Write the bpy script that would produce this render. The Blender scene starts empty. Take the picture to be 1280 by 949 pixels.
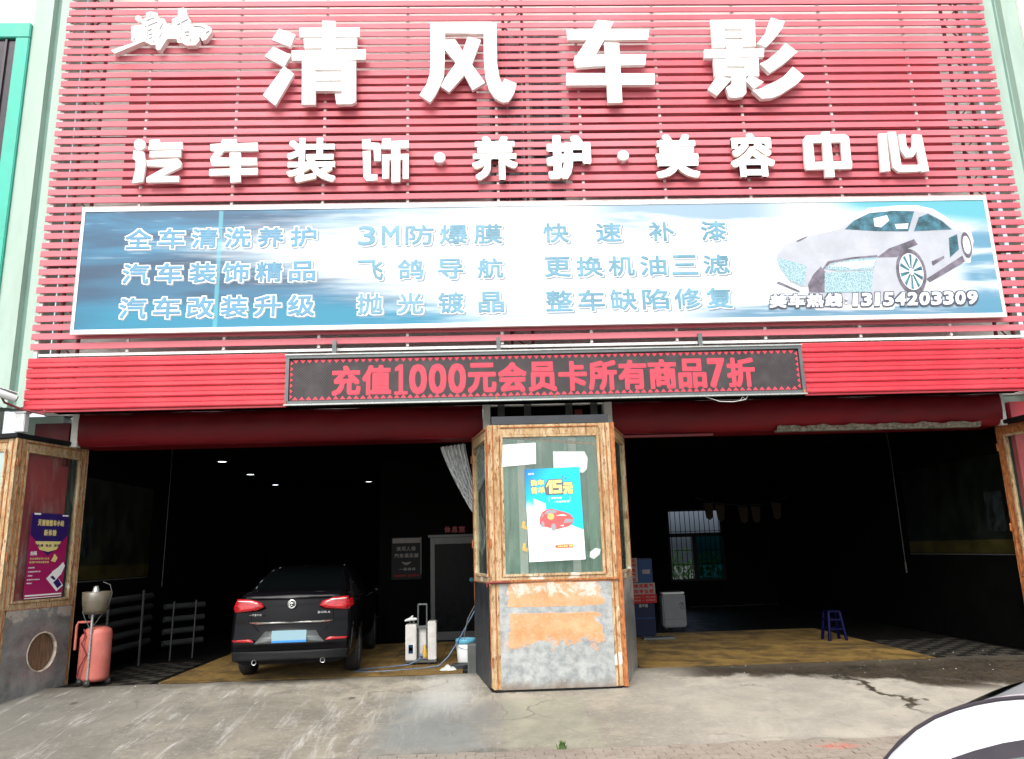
import bpy, bmesh, math, random
from mathutils import Vector, Matrix
random.seed(7)
R = math.radians
PI = math.pi
SC = bpy.context.scene
COL = SC.collection

# ------------------------------------------------------------------ camera
cam_d = bpy.data.cameras.new('camera')
cam = bpy.data.objects.new('camera', cam_d)
COL.objects.link(cam)
SC.camera = cam
YAW, PITCH, ROLL = R(2.02), R(12.57), R(-1.66)
cfw = Vector((math.sin(YAW) * math.cos(PITCH), math.cos(YAW) * math.cos(PITCH), math.sin(PITCH)))
crt = Vector((math.cos(YAW), -math.sin(YAW), 0))
cup = crt.cross(cfw)
cr2 = crt * math.cos(ROLL) + cup * math.sin(ROLL)
cu2 = cup * math.cos(ROLL) - crt * math.sin(ROLL)
M = Matrix((cr2, cu2, -cfw)).transposed().to_4x4()
M.translation = Vector((0, -11, 1.75))
cam.matrix_world = M
cam_d.sensor_width = 36
cam_d.lens = 957 / 1280 * 36
cam_d.clip_start = 0.05
cam_d.clip_end = 2000

# ------------------------------------------------------------------ sky, sun, exposure
SUN_EL, SUN_AZ = R(50), R(196)          # azimuth clockwise from +Y; the light comes over the camera
w = bpy.data.worlds.new('World')
SC.world = w
w.use_nodes = True
wn = w.node_tree
bg = wn.nodes['Background']
sk = wn.nodes.new('ShaderNodeTexSky')
sk.sky_type = 'NISHITA'
sk.sun_disc = False
sk.sun_elevation = SUN_EL
sk.sun_rotation = SUN_AZ
sk.air_density = 1.0
sk.dust_density = 4.0
sk.ozone_density = 1.0
hs = wn.nodes.new('ShaderNodeHueSaturation')
hs.inputs['Saturation'].default_value = 0.30      # hazy white sky
wn.links.new(sk.outputs[0], hs.inputs['Color'])
wn.links.new(hs.outputs[0], bg.inputs[0])
bg.inputs[1].default_value = 0.15
sun_d = bpy.data.lights.new('sun', 'SUN')
sun_d.energy = 0.9
sun_d.angle = R(40)
sun_d.color = (1.0, 0.95, 0.88)
sun = bpy.data.objects.new('sun', sun_d)
COL.objects.link(sun)
sd = Vector((math.sin(SUN_AZ) * math.cos(SUN_EL), math.cos(SUN_AZ) * math.cos(SUN_EL), math.sin(SUN_EL)))
sun.rotation_euler = sd.to_track_quat('Z', 'Y').to_euler()
SC.view_settings.view_transform = 'Standard'
SC.view_settings.look = 'None'
SC.view_settings.gamma = 1
SC.view_settings.exposure = 1.05

# ------------------------------------------------------------------ material helpers
class N:
    def __init__(s, name):
        s.m = bpy.data.materials.new(name)
        s.m.use_nodes = True
        s.t = s.m.node_tree
        s.b = s.t.nodes['Principled BSDF']
    def new(s, k): return s.t.nodes.new(k)
    def put(s, sock, v):
        if hasattr(v, 'links'): s.t.links.new(v, sock)
        elif isinstance(v, (tuple, list)) and len(v) == 3 and sock.type == 'RGBA': sock.default_value = (*v, 1)
        else: sock.default_value = v
    def co(s, kind='Object', scale=None, rot=None, loc=None):
        o = s.new('ShaderNodeTexCoord').outputs[kind]
        if scale or rot or loc:
            mp = s.new('ShaderNodeMapping')
            s.t.links.new(o, mp.inputs[0])
            if scale: mp.inputs['Scale'].default_value = scale
            if rot: mp.inputs['Rotation'].default_value = rot
            if loc: mp.inputs['Location'].default_value = loc
            o = mp.outputs[0]
        return o
    def noise(s, vec, sc=5, det=4, ro=.6, dist=0):
        n = s.new('ShaderNodeTexNoise')
        s.t.links.new(vec, n.inputs['Vector'])
        n.inputs['Scale'].default_value = sc
        n.inputs['Detail'].default_value = det
        n.inputs['Roughness'].default_value = ro
        n.inputs['Distortion'].default_value = dist
        return n.outputs['Fac']
    def mt(s, op, a, b=0.0, c=0.0):
        n = s.new('ShaderNodeMath')
        n.operation = op
        s.put(n.inputs[0], a); s.put(n.inputs[1], b); s.put(n.inputs[2], c)
        return n.outputs[0]
    def mr(s, v, a, b, c=0.0, d=1.0):
        n = s.new('ShaderNodeMapRange')
        n.interpolation_type = 'SMOOTHSTEP'
        for i, x in enumerate((v, a, b, c, d)): s.put(n.inputs[i], x)
        return n.outputs[0]
    def mix(s, f, a, b):
        n = s.new('ShaderNodeMix')
        n.data_type = 'RGBA'
        s.put(n.inputs[0], f); s.put(n.inputs[6], a); s.put(n.inputs[7], b)
        return n.outputs[2]
    def xyz(s, vec):
        n = s.new('ShaderNodeSeparateXYZ')
        s.t.links.new(vec, n.inputs[0])
        return n.outputs
    def bump(s, h, strength=.3, dist=.01):
        n = s.new('ShaderNodeBump')
        n.inputs['Strength'].default_value = strength
        n.inputs['Distance'].default_value = dist
        s.t.links.new(h, n.inputs['Height'])
        s.t.links.new(n.outputs[0], s.b.inputs['Normal'])
    def set(s, **k):
        names = {'col': 'Base Color', 'rough': 'Roughness', 'metal': 'Metallic', 'spec': 'Specular IOR Level', 'coat': 'Coat Weight',
                 'emis': 'Emission Color', 'estr': 'Emission Strength', 'alpha': 'Alpha', 'trans': 'Transmission Weight', 'coatr': 'Coat Roughness'}
        for a, v in k.items(): s.put(s.b.inputs[names[a]], v)
        return s.m

def plain(name, col, rough=.6, metal=0.0, var=.25, sc=6, bump=.15, dirt=None, spec=.5, coat=0.0, stretch=None, coord='Object'):
    n = N(name)
    v = n.co(coord, scale=stretch)
    f = n.noise(v, sc, 6, .65)
    d = tuple(c * (1 - var) for c in col)
    l = tuple(min(1, c * (1 + var * .6)) for c in col)
    c = n.mix(n.mr(f, .3, .7), d, l)
    if dirt:
        g = n.noise(v, sc * .45, 8, .7, .4)
        c = n.mix(n.mr(g, .52, .72, 0, dirt[3]), c, dirt[:3])
    r = n.mr(f, .25, .8, max(0, rough - .1), min(1, rough + .12))
    if bump: n.bump(n.noise(v, sc * 6, 4, .7), bump, .01)
    return n.set(col=c, rough=r, metal=metal, spec=spec, coat=coat)

MT = {}
def mats():
    A = MT
    # --- screen
    n = N('faded_red_paint'); v = n.co('Object', scale=(.25, 1, 1)); info = n.new('ShaderNodeObjectInfo')
    f = n.noise(v, 3, 6, .6)
    c = n.mix(n.mr(f, .3, .75), (.52, .085, .112), (.62, .155, .190))
    c = n.mix(n.mt('MULTIPLY', info.outputs['Random'], .42), c, (.64, .22, .25))
    n.bump(n.noise(n.co('Object'), 40, 3), .08)
    A['slat'] = n.set(col=c, rough=.55, spec=.4)
    n = N('red_cladding_paint'); v = n.co('Object', scale=(.35, 1, 1)); f = n.noise(v, 2.2, 6, .65); s = n.noise(n.co('Object', scale=(5, 1, .25)), 2, 6, .7)
    c = n.mix(n.mr(f, .3, .75), (.50, .018, .035), (.62, .055, .075))
    c = n.mix(n.mr(s, .6, .8, 0, .35), c, (.25, .015, .02))
    A['clad'] = n.set(col=c, rough=n.mr(s, .3, .8, .30, .5), spec=.5)
    A['oldred'] = plain('old_red_board', (.42, .035, .05), .6, var=.35, sc=1.5, dirt=(.12, .02, .02, .6))
    A['darkred'] = plain('dark_red_shutter_box', (.15, .002, .007), .55, var=.3, sc=1.2, dirt=(.05, .004, .006, .8), spec=.3, stretch=(.4, 1, 2))
    A['truss'] = plain('dark_red_steel', (.16, .016, .02), .6, var=.3)
    A['white'] = plain('white_sign_face', (.86, .85, .82), .45, var=.03, bump=0, sc=2, dirt=(.6, .5, .38, .15))
    A['cream'] = plain('cream_letter_side', (.82, .74, .62), .5, var=.08, bump=0)
    A['silvergrey'] = plain('silver_grey_sign_ink', (.42, .42, .43), .4, var=.1, bump=0)
    A['wallwhite'] = plain('white_facade_wall', (.86, .84, .80), .85, var=.06, sc=1.2, dirt=(.55, .48, .42, .25))
    A['palegreen'] = plain('pale_green_cladding', (.36, .48, .41), .55, var=.12, sc=2.5, dirt=(.22, .30, .25, .6), stretch=(1, 1, .3))
    A['pillargreen'] = plain('weathered_green_cladding', (.24, .42, .34), .6, var=.3, sc=2, dirt=(.06, .10, .08, .6), stretch=(1, 1, .4))
    A['groove'] = plain('shaded_green_groove', (.14, .25, .21), .6, var=.15, sc=2)
    A['teal'] = plain('teal_window_frame_paint', (.045, .43, .32), .5, var=.12, sc=3, dirt=(.12, .5, .42, .4))
    A['darkglass'] = plain('dark_window_glass', (.03, .022, .03), .12, var=.2, bump=0)
    A['galv'] = plain('galvanised_bright_strip', (.42, .44, .42), .3, metal=.6, var=.12, sc=4, dirt=(.28, .12, .05, .4))
    A['gunmetal'] = plain('grey_aluminium', (.12, .135, .135), .4, metal=.5, var=.15, dirt=(.10, .08, .06, .4))
    A['white_paint'] = plain('white_painted_steel', (.78, .77, .74), .5, var=.08, dirt=(.45, .36, .26, .4))
    # --- gates
    n = N('peeling_wood_paint'); v = n.co('Object'); vs = n.co('Object', scale=(7, 7, .9)); o = n.noise(n.co('Object', scale=(1.6, 1.6, .45)), 4.2, 9, .72, .5); g = n.noise(vs, 5, 8, .75); k = n.noise(n.co('Object', scale=(1, 1, .3)), 26, 6, .75, .4)
    c = n.mix(n.mr(g, .3, .7), (.29, .165, .075), (.50, .36, .19))
    c = n.mix(n.mr(o, .42, .66, 0, .8), c, (.62, .51, .34))
    c = n.mix(n.mr(k, .51, .63, 0, .92), c, (.17, .065, .026))
    c = n.mix(n.mr(n.noise(n.co('Object', scale=(1, 1, .4), loc=(2, 3, 1)), 6, 8, .8, .8), .56, .64, 0, .7), c, (.30, .13, .05))
    c = n.mix(n.mr(n.noise(v, 1.9, 3, .5), .64, .69, 0, .8), c, (.78, .74, .66))
    n.bump(n.mt('ADD', g, n.mt('MULTIPLY', k, .8)), .55, .012)
    A['wood'] = n.set(col=c, rough=.7, spec=.25)
    n = N('rusty_wood_edge'); v = n.co('Object', scale=(3, 3, 1)); g = n.noise(v, 8, 8, .75)
    c = n.mix(n.mr(g, .35, .65), (.20, .055, .018), (.50, .20, .07)); n.bump(g, .5)
    A['rustwood'] = n.set(col=c, rough=.75, spec=.2)
    n = N('orange_paint_peeling_off_zinc'); v = n.co('Object'); X = n.xyz(v)
    g = n.noise(v, 2.6, 10, .62, .3); fine = n.noise(v, 34, 6, .8, .6)
    m1 = n.mt('ADD', n.mt('MULTIPLY', fine, .42), n.mt('MULTIPLY', g, .75))
    wb = n.mt('MULTIPLY', n.mt('SUBTRACT', n.noise(v, 2.1, 7, .7), .5), .9)
    edge = n.mt('MINIMUM', n.mr(n.mt('ADD', X[0], wb), .02, .42), n.mr(n.mt('ADD', X[0], wb), 1.72, 1.30))
    edge = n.mt('MINIMUM', edge, n.mr(n.mt('ADD', X[2], n.mt('MULTIPLY', wb, .9)), .18, .72))
    band = n.mt('SUBTRACT', 1, n.mt('MULTIPLY', n.mr(n.mt('ABSOLUTE', n.mt('SUBTRACT', X[2], n.mt('ADD', .885, n.mt('MULTIPLY', n.mt('ADD', g, n.mt('MULTIPLY', fine, .8)), .07)))), .060, .02), .8))
    m = n.mr(n.mt('MULTIPLY', n.mt('MULTIPLY', n.mt('ADD', m1, .14), edge), band), .40, .50)
    zinc = n.mix(n.mr(n.noise(v, 7, 8, .7), .3, .7), (.22, .245, .25), (.44, .46, .45))
    zinc = n.mix(n.mr(fine, .58, .7, 0, .6), zinc, (.52, .52, .49))
    zinc = n.mix(n.mr(n.noise(n.co('Object', loc=(4, 0, 1)), 3, 6, .7), .58, .75, 0, .55), zinc, (.25, .27, .27))
    org = n.mix(n.mr(n.noise(v, 5, 6, .7), .3, .75), (.58, .26, .11), (.66, .38, .21))
    org = n.mix(n.mr(n.mt('ADD', n.mt('MULTIPLY', fine, .8), n.mt('MULTIPLY', n.noise(n.co('Object', scale=(1, 1, 2.2), rot=(0, .5, 0)), 13, 5, .75, 1.2), .3)), .60, .66, 0, .75), org, (.62, .52, .40))
    org = n.mix(n.mr(n.mt('MULTIPLY', n.noise(v, 3.4, 7, .72, .5), n.mr(X[2], .75, 1.25)), .43, .52, 0, .8), org, (.72, .62, .56))
    c = n.mix(m, zinc, org)
    c = n.mix(n.mr(n.mt('ADD', X[2], n.mt('MULTIPLY', g, .25)), .22, .05, 0, .75), c, (.16, .10, .06))
    n.bump(n.mt('ADD', n.mt('MULTIPLY', m, .5), n.noise(v, 1.8, 3, .5)), .22, .02)
    A['peel'] = n.set(col=c, rough=n.mr(g, .3, .7, .22, .42), metal=.12, spec=.6)
    n = N('worn_grey_zinc_sheet'); v = n.co('Object'); g = n.noise(v, 2.4, 9, .7, .4); fine = n.noise(v, 22, 6, .75)
    c = n.mix(n.mr(g, .3, .7), (.17, .18, .18), (.38, .39, .38))
    c = n.mix(n.mr(n.mt('MULTIPLY', n.noise(n.co('Object', loc=(3, 1, 0)), 3.2, 6, .7), n.mr(n.xyz(v)[2], .55, 1.15)), .42, .5, 0, .85), c, (.66, .60, .52))
    c = n.mix(n.mr(n.noise(n.co('Object', loc=(9, 1, 5)), 5, 8, .75), .60, .66, 0, .8), c, (.42, .10, .06))
    n.bump(g, .25, .02)
    A['zinc'] = n.set(col=c, rough=.38, metal=.45)
    A['blacksheet'] = plain('black_painted_sheet', (.022, .026, .032), .5, var=.4, sc=3, dirt=(.09, .09, .09, .4))
    A['black'] = plain('black_rubber', (.012, .012, .013), .6, var=.2, spec=.15)
    n = N('dirty_window_glass')
    v = n.co('Object'); g = n.noise(n.co('Object', scale=(3, 1, .6)), 2.5, 6, .7)
    tr = n.new('ShaderNodeBsdfTransparent'); tr.inputs[0].default_value = (.90, .96, .93, 1)
    gl = n.new('ShaderNodeBsdfGlossy'); gl.inputs['Roughness'].default_value = .04; gl.inputs[0].default_value = (.9, 1, .96, 1)
    df = n.new('ShaderNodeBsdfDiffuse'); df.inputs[0].default_value = (.45, .52, .46, 1)
    fr = n.new('ShaderNodeLayerWeight'); fr.inputs[0].default_value = .5
    m1 = n.new('ShaderNodeMixShader'); m2 = n.new('ShaderNodeMixShader')
    n.t.links.new(n.mt('ADD', n.mt('MULTIPLY', n.mt('POWER', fr.outputs['Facing'], 4), .8), .05), m1.inputs[0]); n.t.links.new(tr.outputs[0], m1.inputs[1]); n.t.links.new(gl.outputs[0], m1.inputs[2])
    n.t.links.new(n.mr(g, .45, .85, .04, .30), m2.inputs[0]); n.t.links.new(m1.outputs[0], m2.inputs[1]); n.t.links.new(df.outputs[0], m2.inputs[2])
    n.t.links.new(m2.outputs[0], n.t.nodes['Material Output'].inputs[0])
    A['glass'] = n.m
    # --- interior: walls, ceiling and floor coloured near black to carry indoor shade
    A['inwall'] = plain('shade_dark_interior_wall', (.0030, .0030, .0028), .9, var=.4, sc=2, spec=.06)
    A['inceil'] = plain('shade_dark_ceiling_board', (.002, .002, .002), .9, var=.3, sc=2, spec=.06)
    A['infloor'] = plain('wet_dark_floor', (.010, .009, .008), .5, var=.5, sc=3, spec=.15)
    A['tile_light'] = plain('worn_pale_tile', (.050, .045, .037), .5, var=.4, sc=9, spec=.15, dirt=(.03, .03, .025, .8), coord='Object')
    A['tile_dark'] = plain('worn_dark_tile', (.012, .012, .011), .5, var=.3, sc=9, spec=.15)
    n = N('yellow_plastic_grating'); info = n.new('ShaderNodeObjectInfo'); geo = n.new('ShaderNodeNewGeometry'); f = n.noise(geo.outputs['Position'], 2.4, 8, .7, .5)
    c = n.mix(n.mr(f, .33, .66), (.045, .026, .005), (.19, .12, .032))
    c = n.mix(n.mt('MULTIPLY', info.outputs['Random'], .5), c, (.20, .12, .03))
    c = n.mix(n.mr(n.noise(geo.outputs['Position'], 1.1, 7, .7), .46, .68, 0, .9), c, (.035, .022, .010))
    A['mat'] = n.set(col=c, rough=.55, spec=.35)
    A['dimhose'] = plain('dim_grey_hose', (.04, .042, .04), .6, spec=.1)
    A['alu'] = plain('dull_aluminium', (.085, .088, .085), .45, metal=.3, var=.2)
    A['silver'] = plain('scuffed_silver_case', (.60, .59, .56), .42, metal=.25, var=.12, dirt=(.22, .20, .17, .5))
    A['pink'] = plain('faded_red_tank_enamel', (.48, .13, .10), .5, var=.2, sc=2.5, dirt=(.52, .28, .23, .7))
    A['plasticwhite'] = plain('white_plastic', (.62, .64, .64), .4, var=.06, dirt=(.3, .3, .3, .3))
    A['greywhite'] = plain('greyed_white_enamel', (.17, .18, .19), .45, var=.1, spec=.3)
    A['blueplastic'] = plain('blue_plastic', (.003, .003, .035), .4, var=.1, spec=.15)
    A['cyanblue'] = plain('pale_blue_rim', (.10, .35, .50), .45, var=.1)
    A['cabblue'] = plain('blue_machine_enamel', (.006, .035, .10), .4, var=.2, spec=.15)
    A['cabdark'] = plain('navy_machine_enamel', (.005, .008, .03), .4, var=.2, spec=.15)
    A['signred'] = plain('red_sign_print', (.28, .008, .008), .5, var=.15, spec=.15)
    A['signwhite'] = plain('greyed_white_sign', (.20, .185, .17), .6, var=.15, spec=.15)
    A['paper'] = plain('white_paper', (.82, .82, .80), .7, var=.04, bump=0)
    A['papergrey'] = plain('grey_translucent_paper', (.52, .58, .53), .6, var=.06, bump=0)
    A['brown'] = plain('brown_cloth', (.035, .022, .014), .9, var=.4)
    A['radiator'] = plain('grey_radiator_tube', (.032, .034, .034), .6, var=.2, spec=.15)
    n = N('draped_plastic_film'); g = n.noise(n.co('Object', scale=(14, 14, .8)), 3, 5, .7)
    c = n.mix(n.mr(g, .38, .55), (.20, .21, .21), (.78, .80, .80))
    A['film'] = n.set(col=c, rough=.35)
    A['yellow'] = plain('yellow_brass', (.55, .34, .04), .4, var=.15)
    A['tankglass'] = plain('smoky_plastic_bowl', (.11, .095, .07), .3, var=.25, bump=0)
    A['cable'] = plain('dark_cable', (.05, .055, .065), .5, var=.2)
    A['bluehose'] = plain('blue_grey_hose', (.10, .16, .26), .4, var=.2)
    A['rag'] = plain('pale_crumpled_rag', (.5, .55, .5), .9, var=.35, sc=14)
    A['green'] = plain('weed_leaf', (.07, .15, .03), .7, var=.3)
    # --- lamps
    n = N('downlight_lens'); A['lamp'] = n.set(col=(.8, .8, .8), emis=(.85, .93, 1.0), estr=3.0)
    # --- cars
    n = N('black_car_paint'); g = n.noise(n.co('Object'), 3, 6, .7)
    A['carblack'] = n.set(col=(.003, .003, .004), rough=n.mr(g, .3, .8, .07, .18), spec=.08, coat=.16, coatr=.03)
    n = N('white_car_paint'); A['carwhite'] = n.set(col=(.70, .72, .75), rough=.3, coat=.8, coatr=.05)
    n = N('car_window_glass'); A['carglass'] = n.set(col=(.002, .003, .003), rough=.05, spec=.10)
    n = N('green_tinted_car_glass'); A['carglassgreen'] = n.set(col=(.10, .15, .13), rough=.05, spec=.7, coat=.6)
    n = N('red_lamp_lens'); g = n.noise(n.co('Object', scale=(4, 4, 30)), 4, 2)
    A['lampred'] = n.set(col=n.mix(n.mr(g, .4, .6), (.20, .002, .005), (.50, .010, .015)), rough=.14, coat=.5)
    n = N('clear_lamp_lens'); A['lampclear'] = n.set(col=(.55, .45, .45), rough=.1, coat=1.0)
    n = N('chrome_trim'); A['chrome'] = n.set(col=(.75, .76, .76), rough=.15, metal=1.0)
    A['tyre'] = plain('tyre_rubber', (.018, .017, .016), .8, var=.3, dirt=(.10, .09, .07, .6))
    A['rim'] = plain('dusty_wheel_rim', (.26, .25, .24), .4, metal=.6, var=.2, dirt=(.13, .11, .08, .6))
    n = N('plate_blue'); z = n.xyz(n.co('Object'))[2]
    A['plate'] = n.set(col=n.mix(n.mr(z, .555, .565), (.03, .22, .62), (.22, .36, .42)), rough=.5)
    A['trim'] = plain('purplish_black_trim', (.035, .028, .036), .35, var=.1, bump=0)
    # --- led sign
    n = N('led_matrix'); v = n.co('Object'); X = n.xyz(v)
    dots = n.mt('MULTIPLY', n.mt('SINE', n.mt('MULTIPLY', X[0], 157)), n.mt('SINE', n.mt('MULTIPLY', X[2], 157)))
    c = n.mix(n.mr(dots, -.4, .6), (.022, .018, .020), (.060, .050, .053)); c = n.mix(n.mr(n.noise(v, 3, 5), .4, .7, 0, .5), c, (.085, .075, .078))
    A['led'] = n.set(col=c, rough=.5, spec=.3)
    n = N('led_red_glow'); v = n.co('Object'); X = n.xyz(v)
    dots = n.mt('MULTIPLY', n.mt('SINE', n.mt('MULTIPLY', X[0], 157)), n.mt('SINE', n.mt('MULTIPLY', X[2], 157)))
    A['ledred'] = n.set(col=(.45, .03, .05), rough=.6, emis=n.mix(n.mr(dots, -.5, .6), (.16, .008, .018), (.66, .055, .085)), estr=.55)
mats()

# ------------------------------------------------------------------ mesh helpers
class MB:
    def __init__(s): s.v = []; s.f = []; s.mi = []; s.sm = []
    def add(s, vs, fs, sm=False, mi=0):
        k = len(s.v)
        s.v += [tuple(p) for p in vs]
        for f in fs: s.f.append(tuple(i + k for i in f)); s.sm.append(sm); s.mi.append(mi)
        return s
    def box(s, x0, x1, y0, y1, z0, z1, mi=0):
        return s.add([(x0, y0, z0), (x1, y0, z0), (x1, y1, z0), (x0, y1, z0), (x0, y0, z1), (x1, y0, z1), (x1, y1, z1), (x0, y1, z1)],
                     [(0, 3, 2, 1), (4, 5, 6, 7), (0, 1, 5, 4), (1, 2, 6, 5), (2, 3, 7, 6), (3, 0, 4, 7)], mi=mi)
    def prism(s, pts, y0, y1, mi=0):            # outline in XZ, front face at y0
        a = sum(pts[i][0] * pts[(i + 1) % len(pts)][1] - pts[(i + 1) % len(pts)][0] * pts[i][1] for i in range(len(pts)))
        if a < 0: pts = pts[::-1]
        n = len(pts)
        vs = [(x, y0, z) for x, z in pts] + [(x, y1, z) for x, z in pts]
        return s.add(vs, [tuple(range(n)), tuple(range(2 * n - 1, n - 1, -1))] + [(i, i + n, (i + 1) % n + n, (i + 1) % n) for i in range(n)], mi=mi)
    def tube(s, pts, r, seg=8, cap=True, mi=0):
        pts = [Vector(p) for p in pts]; n = len(pts)
        rs = r if isinstance(r, (list, tuple)) else [r] * n
        vs = []; up = None
        for i, p in enumerate(pts):
            t = (pts[min(i + 1, n - 1)] - pts[max(i - 1, 0)]).normalized()
            if up is None: up = Vector((0, 0, 1)) if abs(t.z) < .9 else Vector((1, 0, 0))
            a = t.cross(up).normalized(); b = a.cross(t).normalized(); up = b
            for k in range(seg):
                q = 2 * PI * k / seg
                vs.append(p + (a * math.cos(q) + b * math.sin(q)) * rs[i])
        fs = [(i * seg + k, i * seg + (k + 1) % seg, (i + 1) * seg + (k + 1) % seg, (i + 1) * seg + k) for i in range(n - 1) for k in range(seg)]
        s.add(vs, fs, True, mi)
        if cap: s.add([vs[k] for k in range(seg)], [tuple(range(seg))[::-1]], mi=mi); s.add([vs[(n - 1) * seg + k] for k in range(seg)], [tuple(range(seg))], mi=mi)
        return s
    def lathe(s, prof, c=(0, 0, 0), seg=24, mi=0, axis='z'):
        vs = []
        for r, z in prof:
            for k in range(seg):
                q = 2 * PI * k / seg; a, b = r * math.cos(q), r * math.sin(q)
                vs.append((c[0] + a, c[1] + b, c[2] + z) if axis == 'z' else ((c[0] + z, c[1] + a, c[2] + b) if axis == 'x' else (c[0] + a, c[1] + z, c[2] + b)))
        n = len(prof)
        fs = [(i * seg + k, i * seg + (k + 1) % seg, (i + 1) * seg + (k + 1) % seg, (i + 1) * seg + k) for i in range(n - 1) for k in range(seg)]
        return s.add(vs, fs, True, mi)
    def grid(s, fn, nu, nv, sm=True, mi=0):
        vs = [fn(i / nu, j / nv) for i in range(nu + 1) for j in range(nv + 1)]
        return s.add(vs, [(i * (nv + 1) + j, (i + 1) * (nv + 1) + j, (i + 1) * (nv + 1) + j + 1, i * (nv + 1) + j + 1) for i in range(nu) for j in range(nv)], sm, mi)
    def mesh(s, name, mat, bevel=0, fix=False):
        me = bpy.data.meshes.new(name)
        me.from_pydata(s.v, [], s.f)
        for i, p in enumerate(me.polygons): p.use_smooth = s.sm[i]; p.material_index = s.mi[i]
        for m in (mat if isinstance(mat, list) else [mat]): me.materials.append(m)
        if bevel or fix:
            bm = bmesh.new(); bm.from_mesh(me)
            if fix: bmesh.ops.remove_doubles(bm, verts=bm.verts, dist=1e-5); bmesh.ops.recalc_face_normals(bm, faces=bm.faces)
            if bevel: bmesh.ops.bevel(bm, geom=[e for e in bm.edges if len(e.link_faces) == 2 and e.calc_face_angle(0) > .9], offset=bevel, segments=2, affect='EDGES', clamp_overlap=True)
            bm.to_mesh(me); bm.free()
        me.update()
        return me
    def build(s, name, mat, parent=None, bevel=0, loc=None, fix=False, **k):
        return link(name, s.mesh(name, mat, bevel, fix), parent, loc, **k)

def link(name, me, parent=None, loc=None, rotz=0, **k):
    o = bpy.data.objects.new(name, me)
    COL.objects.link(o)
    if parent: o.parent = parent
    if loc: o.location = loc
    if rotz: o.rotation_euler.z = rotz
    for a, v in k.items(): o[a] = v
    return o
def thing(name, label, cat, loc=(0, 0, 0), rotz=0, group=None):
    o = link(name, None, None, loc, rotz, label=label, category=cat)
    if group: o['group'] = group
    return o
def tag(o, label, cat, group=None):
    o['label'] = label; o['category'] = cat
    if group: o['group'] = group
    return o
def copy_tree(o, parent=None):
    c = o.copy(); COL.objects.link(c); c.parent = parent
    for ch in [x for x in bpy.data.objects if x.parent == o and x is not c]: copy_tree(ch, c)
    return c

# text: flat glyph faces from the built-in font, made bold by stacking shifted copies a fraction of a millimetre apart
_gl = {}
def glyph(ch):
    if ch in _gl: return _gl[ch]
    cu = bpy.data.curves.new('g', 'FONT'); cu.body = ch; cu.size = 1; cu.resolution_u = 3
    o = bpy.data.objects.new('g', cu); COL.objects.link(o)
    dg = bpy.context.evaluated_depsgraph_get()
    me = bpy.data.meshes.new_from_object(o.evaluated_get(dg))
    vs = [(v.co.x, v.co.y) for v in me.vertices]; fs = [tuple(p.vertices) for p in me.polygons]
    bpy.data.objects.remove(o); bpy.data.curves.remove(cu); bpy.data.meshes.remove(me)
    _gl[ch] = (vs, fs)
    return _gl[ch]
def put_glyph(mb, ch, x0, x1, z0, z1, y, bold=0, depth=0, n=8, shear=0, mi=0, keep=False):
    """fit the glyph's ink box (shrunk by the bold radius) into the box; front face at y, towards -Y"""
    vs, fs = glyph(ch)
    if not vs: return
    ax, bx = min(v[0] for v in vs), max(v[0] for v in vs); az, bz = min(v[1] for v in vs), max(v[1] for v in vs)
    x0 += bold; x1 -= bold; z0 += bold; z1 -= bold
    if keep:
        k = min((x1 - x0) / (bx - ax), (z1 - z0) / (bz - az)); cx, cz = (x0 + x1) / 2, (z0 + z1) / 2
        x0, x1 = cx - k * (bx - ax) / 2, cx + k * (bx - ax) / 2; z0, z1 = cz - k * (bz - az) / 2, cz + k * (bz - az) / 2
    sx = (x1 - x0) / max(bx - ax, 1e-6); sz = (z1 - z0) / max(bz - az, 1e-6)
    offs = [(0, 0)] + ([(bold * max(-1, min(1, 1.35 * math.cos(2 * PI * k / n))), bold * max(-1, min(1, 1.35 * math.sin(2 * PI * k / n)))) for k in range(n)] if bold else [])
    if depth:                                   # boundary edges for the sides
        cnt = {}
        for f in fs:
            for i in range(len(f)):
                e = (f[i], f[(i + 1) % len(f)]); cnt[e] = 1
        bnd = [e for e in cnt if (e[1], e[0]) not in cnt]
    for i, (dx, dz) in enumerate(offs):
        yy = y + i * .0004
        P = [(x0 + (a - ax) * sx + dx + shear * ((b - az) * sz), yy, z0 + (b - az) * sz + dz) for a, b in vs]
        mb.add(P, [tuple(f) for f in fs], mi=mi)
        if depth:
            Q = P + [(a, y + depth, b) for a, _, b in P]; m = len(P)
            mb.add(Q, [(a, b, b + m, a + m) for a, b in bnd], mi=1)
def put_text(mb, s, x0, x1, z0, z1, y, bold=0, n=8, gap=.12, shear=0, depth=0, mi=0):
    """CJK cells of equal width, latin and digits narrower"""
    wd = {' ': .5, '·': .5, ':': .35, '1': .5, '-': .5}
    ws = [wd.get(c, 1.0 if ord(c) > 255 else .62) for c in s]
    u = (x1 - x0) / (sum(ws) + gap * (len(s) - 1)); x = x0
    for c, q in zip(s, ws):
        if c in '·:': cx = x + q * u / 2; h = z1 - z0; put_glyph(mb, c, cx - h * .08, cx + h * .08, z0 + h * (.35 if c == '·' else .15), z0 + h * (.6 if c == '·' else .7), y, bold * .5, depth, n, shear, mi, True)
        elif c == '1': put_glyph(mb, c, x + q * u * .16, x + q * u * .74, z0, z1, y, min(bold, q * u * .05), depth, n, shear, mi)
        elif c == '一': put_glyph(mb, c, x, x + q * u, (z0 + z1) / 2 - (z1 - z0) * .07, (z0 + z1) / 2 + (z1 - z0) * .07, y, 0, depth, n, shear, mi)
        elif c != ' ': put_glyph(mb, c, x, x + q * u, z0, z1, y, bold, depth, n, shear, mi)
        x += (q + gap) * u

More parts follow.
